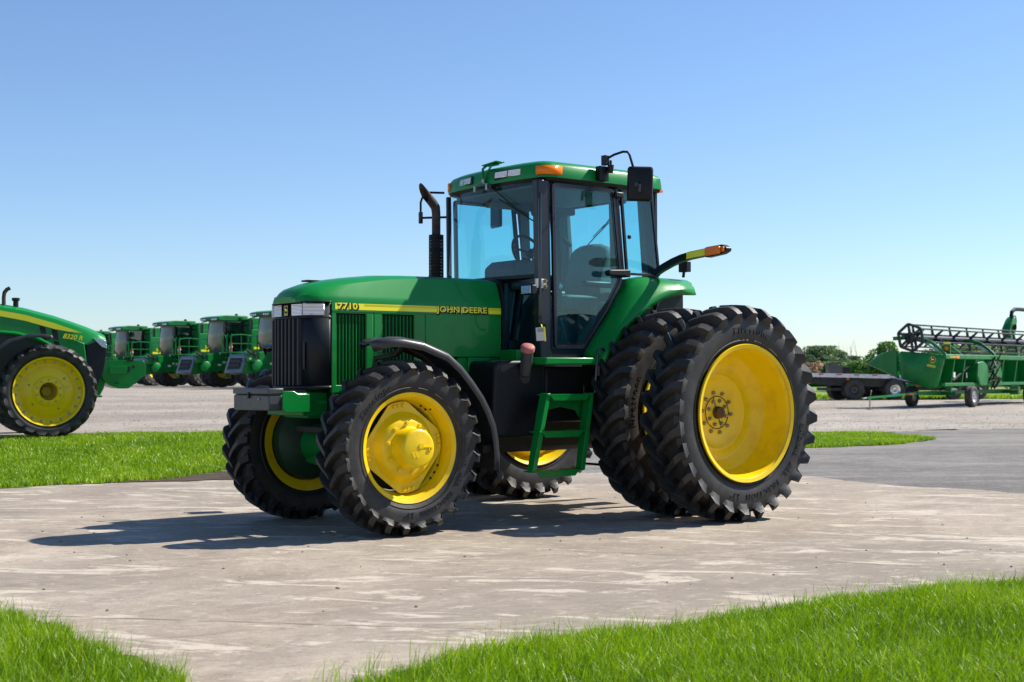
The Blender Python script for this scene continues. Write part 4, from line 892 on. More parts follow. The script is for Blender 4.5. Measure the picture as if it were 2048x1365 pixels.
# exhaust
b = MB(); b.tube([(1.54, -.50, 2.0), (1.54, -.50, 2.79), (1.547, -.50, 2.845), (1.578, -.50, 2.885), (1.63, -.49, 2.925), (1.70, -.47, 2.972)], [.041, .041, .044, .045, .044, .043], 16, cap=False)
dx_ = Vector((.07, .02, .047)).normalized(); ce = Vector((1.70, -.47, 2.972)); ux = (Vector((0, 0, 1))-dx_*dx_.z).normalized()
for i in range(len(b.v)-16, len(b.v)):
    v = Vector(b.v[i]); b.v[i] = tuple(v+dx_*(v-ce).dot(ux)/.043*.085)
ex_ = b.build('exhaust_pipe', M['rust'], T, ang=60, solid=.003)
# perforated shield: rows of small slats round the pipe, real gaps between them
b = MB(); rS = .068; nc = 18; nr = 15; z0, z1 = 2.14, 2.58
for k in range(nr+1):
    z = z0+(z1-z0)*k/nr; b.lathe([(z-.006, rS), (z+.006, rS)], c=(1.54, -.50, 0), axis='z', n=36)
for k in range(nc):
    a = 2*math.pi*k/nc; b.box((1.54+rS*math.cos(a), -.50+rS*math.sin(a), (z0+z1)/2), (.002, .009, z1-z0), Matrix.Rotation(a, 3, 'Z'))
b.lathe([(z0, rS), (z0+.012, rS)], c=(1.54, -.50, 0), axis='z', n=36); b.lathe([(z1-.02, rS+.001), (z1+.008, rS+.001)], c=(1.54, -.50, 0), axis='z', n=36); b.lathe([(2.43, rS+.002), (2.448, rS+.002)], c=(1.54, -.50, 0), axis='z', n=36)
b.build('exhaust_shield', M['black'], ex_, solid=.002)
b = MB(); b.box((1.50, -.62, 2.20), (.05, .08, .05)); b.build('side_lamp', M['red'], T, bevel=.01)
# hitch at the back
b = MB(); b.b2((-.75, -.12, .45), (-.3, .12, .53)); b.tube([(-.3, -.42, .6), (-.95, -.45, .5)], .035, 8); b.tube([(-.3, .42, .6), (-.95, .45, .5)], .035, 8); b.tube([(-.35, -.42, 1.2), (-.75, -.45, 1.1), (-.8, -.45, .55)], .03, 8); b.tube([(-.35, .42, 1.2), (-.75, .45, 1.1), (-.8, .45, .55)], .03, 8); b.build('rear_hitch', M['engine'], T)
# paper tag tied to the grab rail
b = MB(); rt_ = Matrix.Rotation(R(-42), 3, 'Z') @ Matrix.Rotation(R(4), 3, 'Y'); b.box((1.385, .855, 1.63), (.082, .004, .115), rt_)
tg = b.build('paper_tag', M['paper'], None); tg['label'] = 'small white and yellow tag hanging from the black grab rail by the cab door'; tg['category'] = 'tag'
b = MB(); b.box((1.36, .878, 1.63), (.012, .008, .125), rt_); b.tube([(1.372, .845, 1.71), (1.375, .86, 1.69), (1.38, .858, 1.68)], .006, 6); b.build('tag_edge', M['decal'], tg)
b = MB()
for k in range(4): b.box(Vector((1.385, .855, 1.63))+rt_ @ Vector((0, .0032, .045-k*.008)), (.06-.012*(k % 2), .001, .003), rt_)
b.build('tag_print', M['dark'], tg)
# =================================================================== BACKGROUND MACHINES
def simple_tyre(name, Rr, wd, rim, m='rubber_far', ribs=0):
    b = MB(); hw = wd/2; th = Rr-rim
    b.lathe([(-hw*.75, rim-.03), (-hw*.95, rim+th*.25), (-hw, rim+th*.5), (-hw*.93, Rr-.05), (-hw*.8, Rr-.01)]+([(-hw*.5, Rr), (-hw*.48, Rr-.015), (-hw*.42, Rr-.015), (-hw*.4, Rr), (-.03, Rr), (-.02, Rr-.015), (.02, Rr-.015), (.03, Rr), (hw*.4, Rr), (hw*.42, Rr-.015), (hw*.48, Rr-.015), (hw*.5, Rr)] if ribs else [(0, Rr)])+[(hw*.8, Rr-.01), (hw*.93, Rr-.05), (hw, rim+th*.5), (hw*.95, rim+th*.25), (hw*.75, rim-.03)], n=40)
    o = b.build(name, M[m]); me = o.data; bpy.data.objects.remove(o); return me
def disc_wheel(parent, loc, Rr, wd, rim, tm, m='yellow', sg=1, dish=.05, hub=.12, nb=8, rz=0, bolt=BOLT_S):
    b = MB(); hw = wd/2
    P = [(hw*.80, rim-.02), (hw*.84, rim+.012), (hw*.76, rim+.008), (hw*.70, rim-.03), (hw*.45, rim-.06), (hw*.30, rim-.09), (hw*.2+dish*.2, rim*.60), (hw*.35, hub*1.5), (hw*.35, hub*.9), (hw*.30, hub*.8), (hw*.30, 0)]
    b.lathe([(sg*a, r) for a, r in P], n=40); b.lathe([(-sg*hw*.8, rim+.01), (-sg*hw*.3, rim-.08), (-sg*hw*.3, 0)], n=32)
    w_ = b.build('wheel', M[m], parent, ang=50); w_.location = loc; w_.rotation_euler = (0, 0, rz); put('tyre', tm, w_)
    if nb: bolts(w_, nb, hub*1.2, hw*.36, sg, bolt)
    return w_

# ---- big row crop tractor on the left, seen from its right side (local x ahead, y left)
th_ = math.atan2((RT*math.cos(R(26))+FL*math.sin(R(26))).y, (RT*math.cos(R(26))+FL*math.sin(R(26))).x)
p0 = W(-7.83, 22.9)
# the outer right wheel stands at W(-7.83, 22.9); the tractor's own origin lies 1.05 m to its left
hd = Vector((math.cos(th_), math.sin(th_), 0)); lf_ = Vector((-hd.y, hd.x, 0))
o0 = p0+lf_*1.15; o0.z = p0.z
BT = thing('big_tractor', 'large green tractor cut by the left picture edge, with sloping hood and front weights', 'tractor', o0, th_)
t8 = tyre_mesh('tyre', .80, .46, .575, 22, lug=.05, wrap=.10, lw=.075, seg=64)
def dish8(y, sg):
    b = MB(); P = [(.20, .55), (.215, .578), (.20, .582), (.19, .56), (.17, .545), (.10, .54), (.085, .52), (.08, .50), (.075, .49), (.06, .48), (.055, .46), (.075, .42), (.10, .36), (.12, .27), (.125, .255), (.165, .235), (.175, .22), (.175, .155), (.165, .148), (-.15, .145), (-.15, 0)]
    b.lathe([(sg*a, r) for a, r in P], n=64); b.lathe([(-sg*.2, .575), (-sg*.05, .5), (-sg*.05, .15)], n=40)
    w_ = b.build('wheel', M['yellow'], BT, ang=50); w_.location = (0, y, .80); put('tyre', t8, w_)
    bolts(w_, 10, .198, .172, sg, BOLT_S, .3); bolts(w_, 20, .512, .080, sg, BOLT_S, .1)
    v = MB()
    for a, r in ((40, .33), (160, .33), (220, .33), (300, .33), (60, .56)): v.lathe([(-.004, .012), (.004, .012), (.004, 0)], c=(r*math.cos(R(a)), sg*(.115 if r < .5 else .17), r*math.sin(R(a))), n=8)
    v.build('dish_hole', M['dark'], w_); return w_
for y, sg in ((-1.15, -1), (1.15, 1)): dish8(y, sg)
t8r = tyre_mesh('tyre', 1.03, .48, .66, 22, lug=.05, wrap=.12, lw=.085, seg=56)
for y, sg in ((-1.0, -1), (1.0, 1)):
    w_ = disc_wheel(BT, (-3.05, y, 1.03), 1.03, .48, .66, t8r, 'yellow', sg, nb=10, hub=.2)
# hood: side profile, slightly narrowed towards the top and nose
def H8(x): # top height
    for (x0, z0), (x1, z1) in zip(H8p[:-1], H8p[1:]):
        if x0 <= x <= x1: return z0+(z1-z0)*(x-x0)/(x1-x0)
H8p = [(-2.3, 2.55), (-.8, 2.34), (-.3, 2.26), (.2, 2.13), (.7, 1.965), (1.0, 1.84), (1.10, 1.78)]
secs = []
for x in (-2.3, -1.6, -.8, -.3, .2, .5, .75, .92, 1.03, 1.09):
    t = H8(x); wv = .46 if x < .5 else .46-.13*((x-.5)/.6)**2
    secs.append([(x, -wv, t-.34 if x < .9 else t-.20), (x, -wv, t-.16), (x, -wv*.93, t-.075), (x, -wv*.6, t-.015), (x, 0, t), (x, wv*.6, t-.015), (x, wv*.93, t-.075), (x, wv, t-.16), (x, wv, t-.34 if x < .9 else t-.20)])
b = MB(); b.loft(secs); bh = b.build('hood', M['green'], BT, ang=40)
for sg in (-1, 1):
    pan = [(-2.3, 2.22), (-.8, 2.01), (-.3, 1.93), (.2, 1.80), (.60, 1.67), (.70, 1.63), (.74, 1.30), (.735, .98), (.60, 1.02), (.40, 1.33), (.10, 1.56), (-.12, 1.68), (-.45, 1.76), (-.85, 1.79), (-1.3, 1.74), (-1.6, 1.5), (-2.3, 1.45)]
    b = MB(); b.prism(pan, sg*.462, sg*.44, 'y'); pn = b.build('side_panel', M['green'], BT, bevel=.012)
    arch = [(.66, 1.02), (.46, 1.33), (.16, 1.58), (-.08, 1.71), (-.45, 1.795), (-.85, 1.825), (-1.3, 1.77)]
    b = MB(); b.tube([(x, sg*.47, z) for x, z in arch], .03, 8); b.build('arch_lip', M['green'], pn)
    for gx in (.0, .20):
        vent = [(gx-.055, 1.93-gx*.25), (gx+.045, 1.905-gx*.25), (gx+.115, 1.44-gx*.35), (gx+.02, 1.56-gx*.35)]
        b = MB(); b.prism(vent, sg*.4645, sg*.4605, 'y'); b.build('side_vent', M['dark'], pn)
    b = MB(); b.prism([(-.10, 1.775), (.30, 1.645), (.30, 1.66), (-.10, 1.79)], sg*.468, sg*.463, 'y'); b.build('vent_bar', M['green'], pn)
    stp = [(-2.3, 2.47), (-.8, 2.262), (-.3, 2.175), (.2, 2.035), (.66, 1.875), (.45, 1.89), (.2, 1.935), (-.3, 2.075), (-.8, 2.165), (-2.3, 2.375)]
    V = [(x, sg*.467, z) for x, z in stp]; b = MB(); b.prism([(x, z-.06) for x, z in stp], sg*.468, sg*.461, 'y'); b.build('yellow_stripe', M['decal'], pn)
    flat_text('model_number', '8320 R', .115, M['decal'], pn, (.50, sg*.466, 1.735), (-sg, 0, .0) if sg > 0 else (1, 0, -.12), (0, 0, 1) if sg > 0 else (.12, 0, 1), .001, .003, .25, 1.0)
    g = [(.74, 1.70), (.86, 1.70), (1.04, 1.62), (1.10, 1.50), (1.04, 1.15), (.93, .88), (.84, .82), (.745, .98)]
    b = MB(); b.prism(g, sg*.40, sg*.34, 'y'); b.build('nose_side', M['grille'], BT, bevel=.01)
    b = MB(); b.add([(.84, sg*.455, 1.735), (1.075, sg*.43, 1.685), (1.10, sg*.415, 1.54), (1.0, sg*.435, 1.57), (.85, sg*.38, 1.70), (1.05, sg*.30, 1.66), (1.06, sg*.30, 1.54), (1.0, sg*.33, 1.57)], [(0, 1, 2, 3), (4, 5, 6, 7), (0, 1, 5, 4), (1, 2, 6, 5), (2, 3, 7, 6), (3, 0, 4, 7)]); b.build('headlight', M['lens'], BT, bevel=.008)
    # black front fender over the duals
    path = [(.06, 1.72), (.02, 1.745), (-.12, 1.765), (-.35, 1.755), (-.6, 1.68), (-.82, 1.53), (-.97, 1.32)]
    secs = []
    for x, z in path: secs.append([(x, sg*(.92), z-.05), (x, sg*.94, z), (x, sg*1.36, z), (x, sg*1.39, z-.06)])
    b = MB(); b.loft(secs); b.build('front_mudguard', M['fender'], BT, solid=.01)
b = MB(); b.prism([(.74, 1.72), (.95, 1.68), (1.08, 1.58), (1.10, 1.48), (1.04, 1.14), (.93, .86), (.84, .80), (.74, .96)], -.36, .36, 'y'); nz_ = b.build('nose_grille', M['grille'], BT, bevel=.02)
b = MB(); b.prism([(-2.2, .95), (.68, .95), (.68, 1.60), (.2, 1.75), (-2.2, 2.1)], -.42, .42, 'y'); b.b2((-3.2, -.3, .7), (.5, .3, 1.1)); b.build('engine_block', M['engine'], BT, bevel=.04)
b = MB(); b.lathe([(-1.1, .09), (-.5, .13), (0, .2), (.5, .13), (1.1, .09)], c=(0, 0, .80), n=20); b.b2((-.2, -.35, .65), (.2, .35, 1.0)); b.build('front_axle', M['green_dull'], BT)
b = MB(); b.tube([(-.62, -.30, 2.2), (-.62, -.30, 2.42), (-.61, -.30, 2.50), (-.57, -.30, 2.555), (-.52, -.30, 2.58)], [.035]*5, 10); b.build('exhaust_pipe', M['rust'], BT)
b = MB(); b.lathe([(0, .045), (.16, .045), (.165, .065), (.21, .068), (.215, .05), (.22, 0)], c=(-.42, -.26, 2.2), axis='z', n=16); b.build('air_intake', M['black'], BT)
b = MB(); b.prism([(.84, .82), (.95, 1.26), (1.16, 1.27), (1.06, .83), (.98, .68), (.86, .68)], -.30, .30, 'y'); b.b2((.80, -.42, .68), (1.02, .42, .72)); b.build('weight_bracket', M['green'], BT, bevel=.015)
# suitcase weights: a pack of slabs with hand holds
wpoly = rounded([(1.02, 1.34), (1.72, 1.34), (1.78, 1.28), (1.78, 1.08), (1.48, .83), (1.30, .83), (1.12, .90), (1.02, 1.02)], .03, 3)
wm = None
for i in range(16):
    if wm is None:
        b = MB(); b.prism(wpoly, -.019, .019, 'y'); b.prism([(1.14, 1.09), (1.40, 1.09), (1.40, 1.23), (1.14, 1.23)], .016, .022, 'y'); b.prism([(1.14, 1.09), (1.44, 1.09), (1.44, 1.23), (1.14, 1.23)], -.035, -.016, 'y')
        o = b.build('suitcase_weight', M['green'], BT, bevel=.006); wm = o.data; wmod = True
    else: o = put('suitcase_weight', wm, BT)
    o.location = (0, -.345+i*.046, 0)
b = MB()
for (x, z, w1, h1) in ((1.50, 1.325, .12, .03), (1.48, 1.17, .04, .10), (1.56, 1.22, .05, .05), (1.44, 1.12, .03, .08), (1.28, .93, .08, .02)): b.b2((x-w1/2, -.3655, z-h1/2), (x+w1/2, -.366, z+h1/2))
b.build('hand_hold', M['dark'], BT)
# rest of the machine, beyond the picture's edge
b = MB(); b.prism(rounded([(-3.9, 1.4), (-2.3, 1.4), (-2.2, 2.4), (-2.35, 3.05), (-3.8, 3.05), (-3.95, 2.2)], .1), -.8, .8, 'y'); b.build('cab', M['glass_far'], BT)
b = MB(); b.prism(rounded([(-4.05, 3.05), (-2.1, 3.05), (-2.2, 3.25), (-3.95, 3.25)], .06), -.85, .85, 'y'); b.b2((-4.1, -.6, .6), (-2.3, .6, 1.5)); b.build('cab_roof', M['green'], BT, bevel=.03)

# ---- combines in a row
tc_ = tyre_mesh('tyre', .98, .62, .50, 18, lug=.06, wrap=.14, lw=.095, material='rubber_far', seg=40)
ts_ = simple_tyre('tyre', .60, .42, .34)
def combine(model):
    C = thing('combine_harvester', '', 'combine harvester')
    G = M['green_far']
    for sg in (1, -1):
        for y in (1.55, 2.25): disc_wheel(C, (.5, sg*y, .98), .98, .62, .50, tc_, 'yellow', sg, nb=8, hub=.16)
        disc_wheel(C, (-3.4, sg*1.35, .60), .60, .42, .34, ts_, 'yellow', sg, nb=6, hub=.10)
    b = MB(); b.prism([(.9, 1.35), (.9, 2.0), (.45, 2.2), (.45, 3.45), (-2.2, 3.6), (-4.6, 3.2), (-5.4, 2.2), (-5.2, 1.4), (-3.5, 1.15), (-.5, 1.0)], -1.5, 1.5, 'y'); body = b.build('body', G, C, bevel=.06)
    b = MB(); b.b2((-3.9, -1.40, 3.45), (.42, 1.40, 3.85)); b.build('grain_tank', G, C, bevel=.05)
    for sg in (1, -1):
        b = MB(); b.prism(rounded([(.43, 2.1), (.43, 3.2), (-1.6, 3.25), (-1.6, 1.6), (-.3, 1.5)], .1), sg*1.56, sg*1.49, 'y'); pn = b.build('side_panel', G, C, bevel=.02)
        b = MB(); b.prism(rounded([(-1.75, 1.6), (-1.75, 3.25), (-4.0, 3.1), (-4.7, 2.1), (-4.2, 1.5)], .1), sg*1.56, sg*1.49, 'y'); b.build('side_panel', G, C, bevel=.02)
        b = MB(); b.prism([(.30, 2.12), (-.75, 2.07), (-.75, 2.19), (.30, 2.24)], sg*1.575, sg*1.561, 'y'); b.build('yellow_stripe', M['decal'], pn)
        flat_text('model_number', model, .26, M['decal'], pn, (-.22, sg*1.57, 2.38), (-sg, 0, 0), (0, 0, 1), .003, .006, .15)
    # cab
    cabp = [(.62, 2.0), (1.72, 2.0), (1.95, 2.35), (1.88, 3.2), (1.78, 3.66), (.62, 3.66)]
    b = MB(); b.b2((.55, -.85, 1.95), (1.72, .85, 2.05)); cb = b.build('cab', M['black'], C)
    b = MB(); secs = []
    for y, dx in ((-.86, -.16), (-.6, -.03), (0, .03), (.6, -.03), (.86, -.16)): secs.append([(1.74+dx, y, 2.05), (1.95+dx, y, 2.4), (1.90+dx, y, 3.1), (1.80+dx, y, 3.66)])
    b.loft(secs); b.build('windscreen', M['dusty'], cb, ang=60)
    for sg in (1, -1):
        b = MB(); b.add([(.62, sg*.87, 2.05), (1.58, sg*.87, 2.05), (1.76, sg*.87, 2.4), (1.70, sg*.87, 3.64), (.62, sg*.87, 3.64)], [(0, 1, 2, 3, 4)]); b.build('side_window', M['glass_far'], cb)
        b = MB(); b.tube([(1.60, sg*.88, 2.05), (1.77, sg*.88, 2.4), (1.66, sg*.88, 3.66)], .04, 6); b.build('cab_post', M['black'], cb); b = MB(); b.tube([(.62, sg*.88, 2.0), (.62, sg*.88, 3.66)], .07, 6); b.build('cab_post', M['black'], cb)
        b = MB(); b.tube([(1.75, sg*.8, 3.70), (1.95, sg*1.25, 3.62), (1.95, sg*1.25, 3.3)], .025, 6); b.box((1.95, sg*1.25, 3.28), (.06, .22, .50)); b.build('mirror', M['black'], cb)
    b = MB(); b.prism(rounded([(.35, 3.67), (2.05, 3.67), (2.22, 3.76), (2.15, 3.88), (1.7, 3.97), (.35, 3.97)], .04), -1.02, 1.02, 'y'); b.b2((.3, -1.3, 3.72), (.9, 1.3, 3.86)); rr_ = b.build('cab_roof', G, cb, bevel=.03)
    b = MB(); b.b2((2.12, -.92, 3.70), (2.20, .92, 3.80)); b.build('light_bar', M['black'], rr_)
    lm = None
    for y in (-.8, -.6, -.4, .4, .6, .8):
        if lm is None: b = MB(); b.box((2.21, 0, 3.755), (.03, .13, .075)); o = b.build('roof_lamp', M['lens'], rr_); lm = o.data
        else: o = put('roof_lamp', lm, rr_)
        o.location = (0, y, 0)
    b = MB(); b.b2((.3, -.3, .55), (.3, .3, .6)) if False else None
    b.add([], []); b.lathe([(0, .08), (.10, .09), (.14, 0)], c=(.8, .55, 3.96), axis='z', n=12); b.build('gps_dome', M['black'], rr_)
    # operator seat and console seen through the glass
    b = MB(); b.b2((.75, -.28, 2.4), (.95, .28, 3.15)); b.b2((.8, -.28, 2.3), (1.3, .28, 2.5)); b.b2((.7, -.8, 2.05), (1.5, -.4, 2.6)); b.build('seat', M['console'], cb, bevel=.05)
    # feeder house and its opening frame
    b = MB(); b.prism([(.7, 1.0), (.7, 1.95), (1.5, 2.02), (3.45, 1.72), (3.70, .82), (3.45, .72)], -.72, .72, 'y'); fh = b.build('feeder_house', G, C, bevel=.04)
    b = MB(); b.add([(3.46, -.80, 1.74), (3.46, .80, 1.74), (3.78, .80, .80), (3.78, -.80, .80), (3.53, -.62, 1.55), (3.53, .62, 1.55), (3.72, .62, .98), (3.72, -.62, .98)], [(0, 1, 5, 4), (1, 2, 6, 5), (2, 3, 7, 6), (3, 0, 4, 7)]); b.build('feeder_frame', M['greyblue'], fh, solid=.06)
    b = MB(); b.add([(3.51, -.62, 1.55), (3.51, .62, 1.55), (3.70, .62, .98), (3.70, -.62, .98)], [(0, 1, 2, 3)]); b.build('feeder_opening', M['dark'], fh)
    b = MB(); b.tube([(3.52, -.55, 1.38), (3.58, .55, 1.38)], .06, 8); b.tube([(3.62, -.55, 1.16), (3.68, .55, 1.16)], .05, 8); b.build('feeder_drum', M['engine'], fh)
    b = MB(); b.lathe([(-.10, .30), (.12, .30), (.16, .24), (.16, 0)], c=(2.9, .85, 1.15), n=20); b.b2((3.0, .74, 1.35), (3.5, .98, 1.65)); b.build('drive_guard', G, fh, bevel=.02)
    b = MB()
    rr2 = random.Random(3)
    for k in range(7): b.tube([(3.2+rr2.uniform(-.1, .1), .80, 1.72), (3.25+rr2.uniform(-.2, .3), .95+rr2.uniform(-.1, .15), 1.9+rr2.uniform(-.1, .1)), (3.0, 1.0+rr2.uniform(-.1, .1), 1.5+rr2.uniform(-.1, .1))], .02, 5)
    b.build('hydraulic_hose', M['black'], fh)
    b = MB(); b.box((3.35, .99, 1.50), (.12, .02, .10)); b.box((3.1, .99, 1.62), (.10, .02, .08)); b.build('coupler_plate', M['chrome'], fh)
    b = MB(); b.prism([(1.0, 1.30), (1.75, 1.34), (1.75, 1.45), (1.0, 1.46)], .731, .728, 'y'); b.box((1.5, .732, 1.35), (.12, .008, .14)); b.box((1.95, .732, 1.25), (.20, .008, .10)); b.build('warning_decal', M['white'], fh)
    # axle and underside
    b = MB(); b.b2((.2, -2.3, .80), (.8, 2.3, 1.12)); b.b2((-3.6, -1.3, .5), (-3.2, 1.3, .75)); b.b2((-3, -.9, .9), (.6, .9, 1.5)); b.build('axle', M['engine'], C, bevel=.04)
    # platform, rails and ladder on the left
    b = MB(); b.b2((.55, .88, 1.88), (1.95, 1.95, 1.95)); b.b2((.6, -1.9, 1.88), (1.75, -.88, 1.94)); pf = b.build('platform', G, C, bevel=.01)
    b = MB()
    for (x, y, h) in ((1.92, 1.0, .95), (1.92, 1.45, .75), (1.92, 1.92, .95), (1.3, 1.92, .95), (.65, 1.92, .95), (1.74, -1.88, .8), (1.74, -1.0, .8)):
        b.tube([(x, y, 1.9), (x, y, 1.9+h)], .03, 6)
    b.tube([(1.92, 1.92, 2.85), (1.3, 1.92, 2.9), (.65, 1.92, 2.85)], .03, 6); b.tube([(1.92, 1.92, 2.4), (.65, 1.92, 2.4)], .025, 6); b.tube([(1.92, 1.0, 2.85), (1.92, 1.25, 2.88), (1.92, 1.45, 2.65)], .03, 6); b.tube([(1.74, -1.88, 2.7), (1.74, -1.0, 2.7)], .03, 6)
    b.build('platform_rail', G, pf)
    for y in (1.5, 1.95): b = MB(); b.tube([(2.0, y, 1.0), (1.98, y, 1.9), (1.95, y, 2.8), (1.9, y, 2.95)], .03, 6); b.build('grab_rail', G, pf)
    b = MB(); b.b2((1.96, 1.50, .5), (2.02, 1.53, 1.9)); b.b2((1.96, 1.95, .5), (2.02, 1.98, 1.9)); ldr = b.build('ladder', G, C)
    sm_ = None
    for k in range(4):
        if sm_ is None: b = MB(); b.b2((1.9, 1.53, 0), (2.12, 1.95, .05)); o = b.build('step', G, ldr); sm_ = o.data
        else: o = put('step', sm_, ldr)
        o.location = (0, 0, .52+k*.36)
    b = MB(); b.lathe([(0, 0), (0, .09), (.38, .09), (.44, .05), (.50, .04), (.52, 0)], c=(1.85, 1.75, 1.97), axis='z', n=14); fe = b.build('fire_extinguisher', M['red'], pf)
    b = MB(); b.lathe([(.16, .093), (.28, .093)], c=(1.85, 1.75, 1.97), axis='z', n=14); b.build('extinguisher_label', M['white'], fe)
    b = MB(); b.lathe([(-.08, .22), (.08, .22), (.10, .12), (.10, 0)], c=(1.2, 2.3, .75), n=14); b.build('beacon_guard', M['yellow'], C) if False else None
    b = MB(); b.lathe([(0, .07), (.02, .08), (.03, 0)], c=(1.96, .85, 1.86), axis='x', n=10); b.lathe([(0, .07), (.02, .08), (.03, 0)], c=(1.96, -.85, 1.86), axis='x', n=10); b.build('work_lamp', M['lens'], C)
    return C
M['greyblue'] = mat('grey_blue_frame', (.11, .15, .19), .45)
heading = -FL*math.cos(R(48))-RT*math.sin(R(48)); hz = math.atan2(heading.y, heading.x)
cpos = [(205, 100, 'S770', 'green combine harvester half hidden behind the big left tractor, leftmost of the row'),
        (280, 90, 'S770', 'green combine harvester just right of the front weights of the left tractor'),
        (375, 82, 'S780', 'green combine harvester second from the left in the open part of the row'),
        (478, 75, 'S770', 'green combine harvester third in the row, with a fire extinguisher left of the parked tractor'),
        (585, 69, 'S770', 'green combine harvester nearest and partly hidden behind the black grille of the parked tractor')]
C0 = combine('S770'); C1 = combine('S780')
protos = {'S770': C0, 'S780': C1}; used = set()
for px, d_, mdl, lab in cpos:
    c_ = protos[mdl] if mdl not in used else copy_tree(protos[mdl]); used.add(mdl)
    s_ = (px-1024)/2716.6*d_; c_.location = W(s_, d_+1.3)+Vector((0, 0, 0)); c_.rotation_euler = (0, 0, hz); c_['label'] = lab; c_['group'] = 'combine harvesters parked in a row'

# ---- header on its road trailer, right (local x along its length, y towards its front)
hx = RT*math.cos(R(50))+FL*math.sin(R(50)); hz2 = math.atan2(hx.y, hx.x)
# local y (left of x) points away-left
HD = thing('combine_header', 'long green draper header with black pick-up reel, carried on a road trailer', 'header', W(15.85, 49.8, 0), hz2)
Lh = 13.2
shield = [(0, 1.38), (0, 1.93), (.28, 2.02), (1.05, 2.14), (1.6, 2.17), (2.35, 2.08), (3.05, 1.62), (2.6, 1.45), (1.9, 1.15), (1.1, .86), (.55, .72), (.28, .76), (.12, 1.1)]
def shield_part(x0):
    b = MB(); secs = []
    c0_ = (1.0, 1.45)
    pts = rounded([(0.02, 1.78), (.05, 1.98), (1.75, 2.12), (1.70, 1.10), (.60, .70), (.30, .80)], .10, 4)
    cen = (sum(p[0] for p in pts)/len(pts), sum(p[1] for p in pts)/len(pts))
    for t_, k in ((.16, .97), (.06, 1.0), (-.02, .985), (-.07, .90)): secs.append([(x0+t_, cen[0]+(u-cen[0])*k, cen[1]+(v-cen[1])*k) for u, v in pts])
    b.loft(secs, closed=True, cap=True); return b
b = shield_part(0); es = b.build('end_shield', M['green_paint2'] if 'green_paint2' in M else M['green_far'], HD, ang=40)
b = MB(); secs = []
tip = [(1.80, 1.10), (1.80, 2.13), (2.15, 2.14), (2.55, 2.0), (3.05, 1.64), (2.6, 1.45)]
for t_, k in ((.14, 1), (.0, 1), (-.06, .92)): secs.append([(t_, 2.2+(u-2.2)*k, 1.7+(v-1.7)*k) for u, v in tip])
b.loft(secs, closed=True, cap=True); b.build('divider_point', M['green_far'], HD, ang=40)
b = MB(); b.box((.0, 3.0, 1.66), (.05, .22, .03)); b.build('point_reflector', M['orange'], HD)
emblem(es, (-.071, .42, 1.78), (0, -1, 0), (0, 0, 1), .26, round_=True)
flat_text('model_number', '635FD', .12, M['decal'], es, (-.0722, .48, 1.55), (0, -.95, -.25), (0, -.25, .95), .001, .002, .2)
b = MB(); b.b2((.0, -.06, 1.80), (Lh, .14, 1.98)); tb_ = b.build('top_beam', M['green_far'], HD, bevel=.03)
b = MB(); b.b2((.95, -.068, 1.84), (1.25, -.062, 1.93)); b.build('red_reflector', M['orange'], tb_)
flat_text('maker_lettering', 'JOHN DEERE', .10, M['decal'], tb_, (.62, -.063, 1.885), (1, 0, 0), (0, 0, 1), .001, .001)
b = MB(); b.b2((.05, .45, .75), (Lh, .50, 1.85)); b.b2((.05, .0, .80), (Lh, .14, .92)); b.build('back_sheet', M['green_far'], HD, bevel=.01)
fr_m = None
for x in (.9, 1.9, 3.0, 5.9, 7.4, 8.9, 10.5, 12.0):
    if fr_m is None: b = MB(); b.prism([(-.04, 1.85), (.44, 1.85), (.44, .74), (.30, .70), (.12, .82)], -.035, .035, 'x'); o = b.build('frame_rib', M['green_dull'], HD, bevel=.006); fr_m = o.data
    else: o = put('frame_rib', fr_m, HD)
    o.location = (x, 0, 0)
b = MB(); b.tube([(1.0, .10, 1.0), (2.6, .12, 1.55)], .045, 8); b.tube([(2.2, .1, .95), (2.2, .1, 1.5), (2.9, .1, 1.6)], .03, 8); b.tube([(1.3, .2, 1.7), (1.3, .2, 1.1), (2.0, .2, 1.0)], .02, 6); b.build('hydraulic_pipe', M['black'], HD)
b = MB(); b.box((1.15, .10, 1.22), (.16, .02, .2)); b.box((2.1, .1, 1.62), (.10, .03, .10)); b.box((2.35, .1, 1.2), (.03, .02, .2)); b.build('decal_plate', M['white'], HD)
b = MB(); b.prism(rounded([(3.2, .80), (3.9, .80), (4.1, 1.1), (4.0, 1.6), (3.6, 1.75), (3.0, 1.70), (2.9, 1.2)], .12), -.10, .40, 'y'); b.build('drive_shield', M['green_far'], HD, bevel=.04)
b = MB(); rr3 = random.Random(8)
for k in range(16): 
    a = Vector((4.3+rr3.uniform(0, .9), -.05+rr3.uniform(-.2, .1), 1.0+rr3.uniform(0, .8))); b.tube([a, a+Vector((rr3.uniform(-.3, .3), rr3.uniform(-.2, .1), rr3.uniform(-.3, .3))), a+Vector((rr3.uniform(-.4, .4), .1, -.4))], rr3.uniform(.015, .04), 6)
b.build('hose_bundle', M['black'], HD)
b = MB(); b.b2((4.4, .05, .75), (5.9, .45, 1.8)); b.build('feeder_adapter', M['green_dull'], HD, bevel=.05)
# floor / draper platform towards the front
b = MB(); b.add([(.15, .5, .80), (Lh, .5, .80), (Lh, 2.2, 1.12), (.15, 2.2, 1.12), (.15, .5, .72), (Lh, .5, .72), (Lh, 2.2, 1.06), (.15, 2.2, 1.06)], [(0, 1, 2, 3), (4, 7, 6, 5), (0, 4, 5, 1), (2, 6, 7, 3), (0, 3, 7, 4), (1, 5, 6, 2)]); b.build('draper_floor', M['belt'], HD)
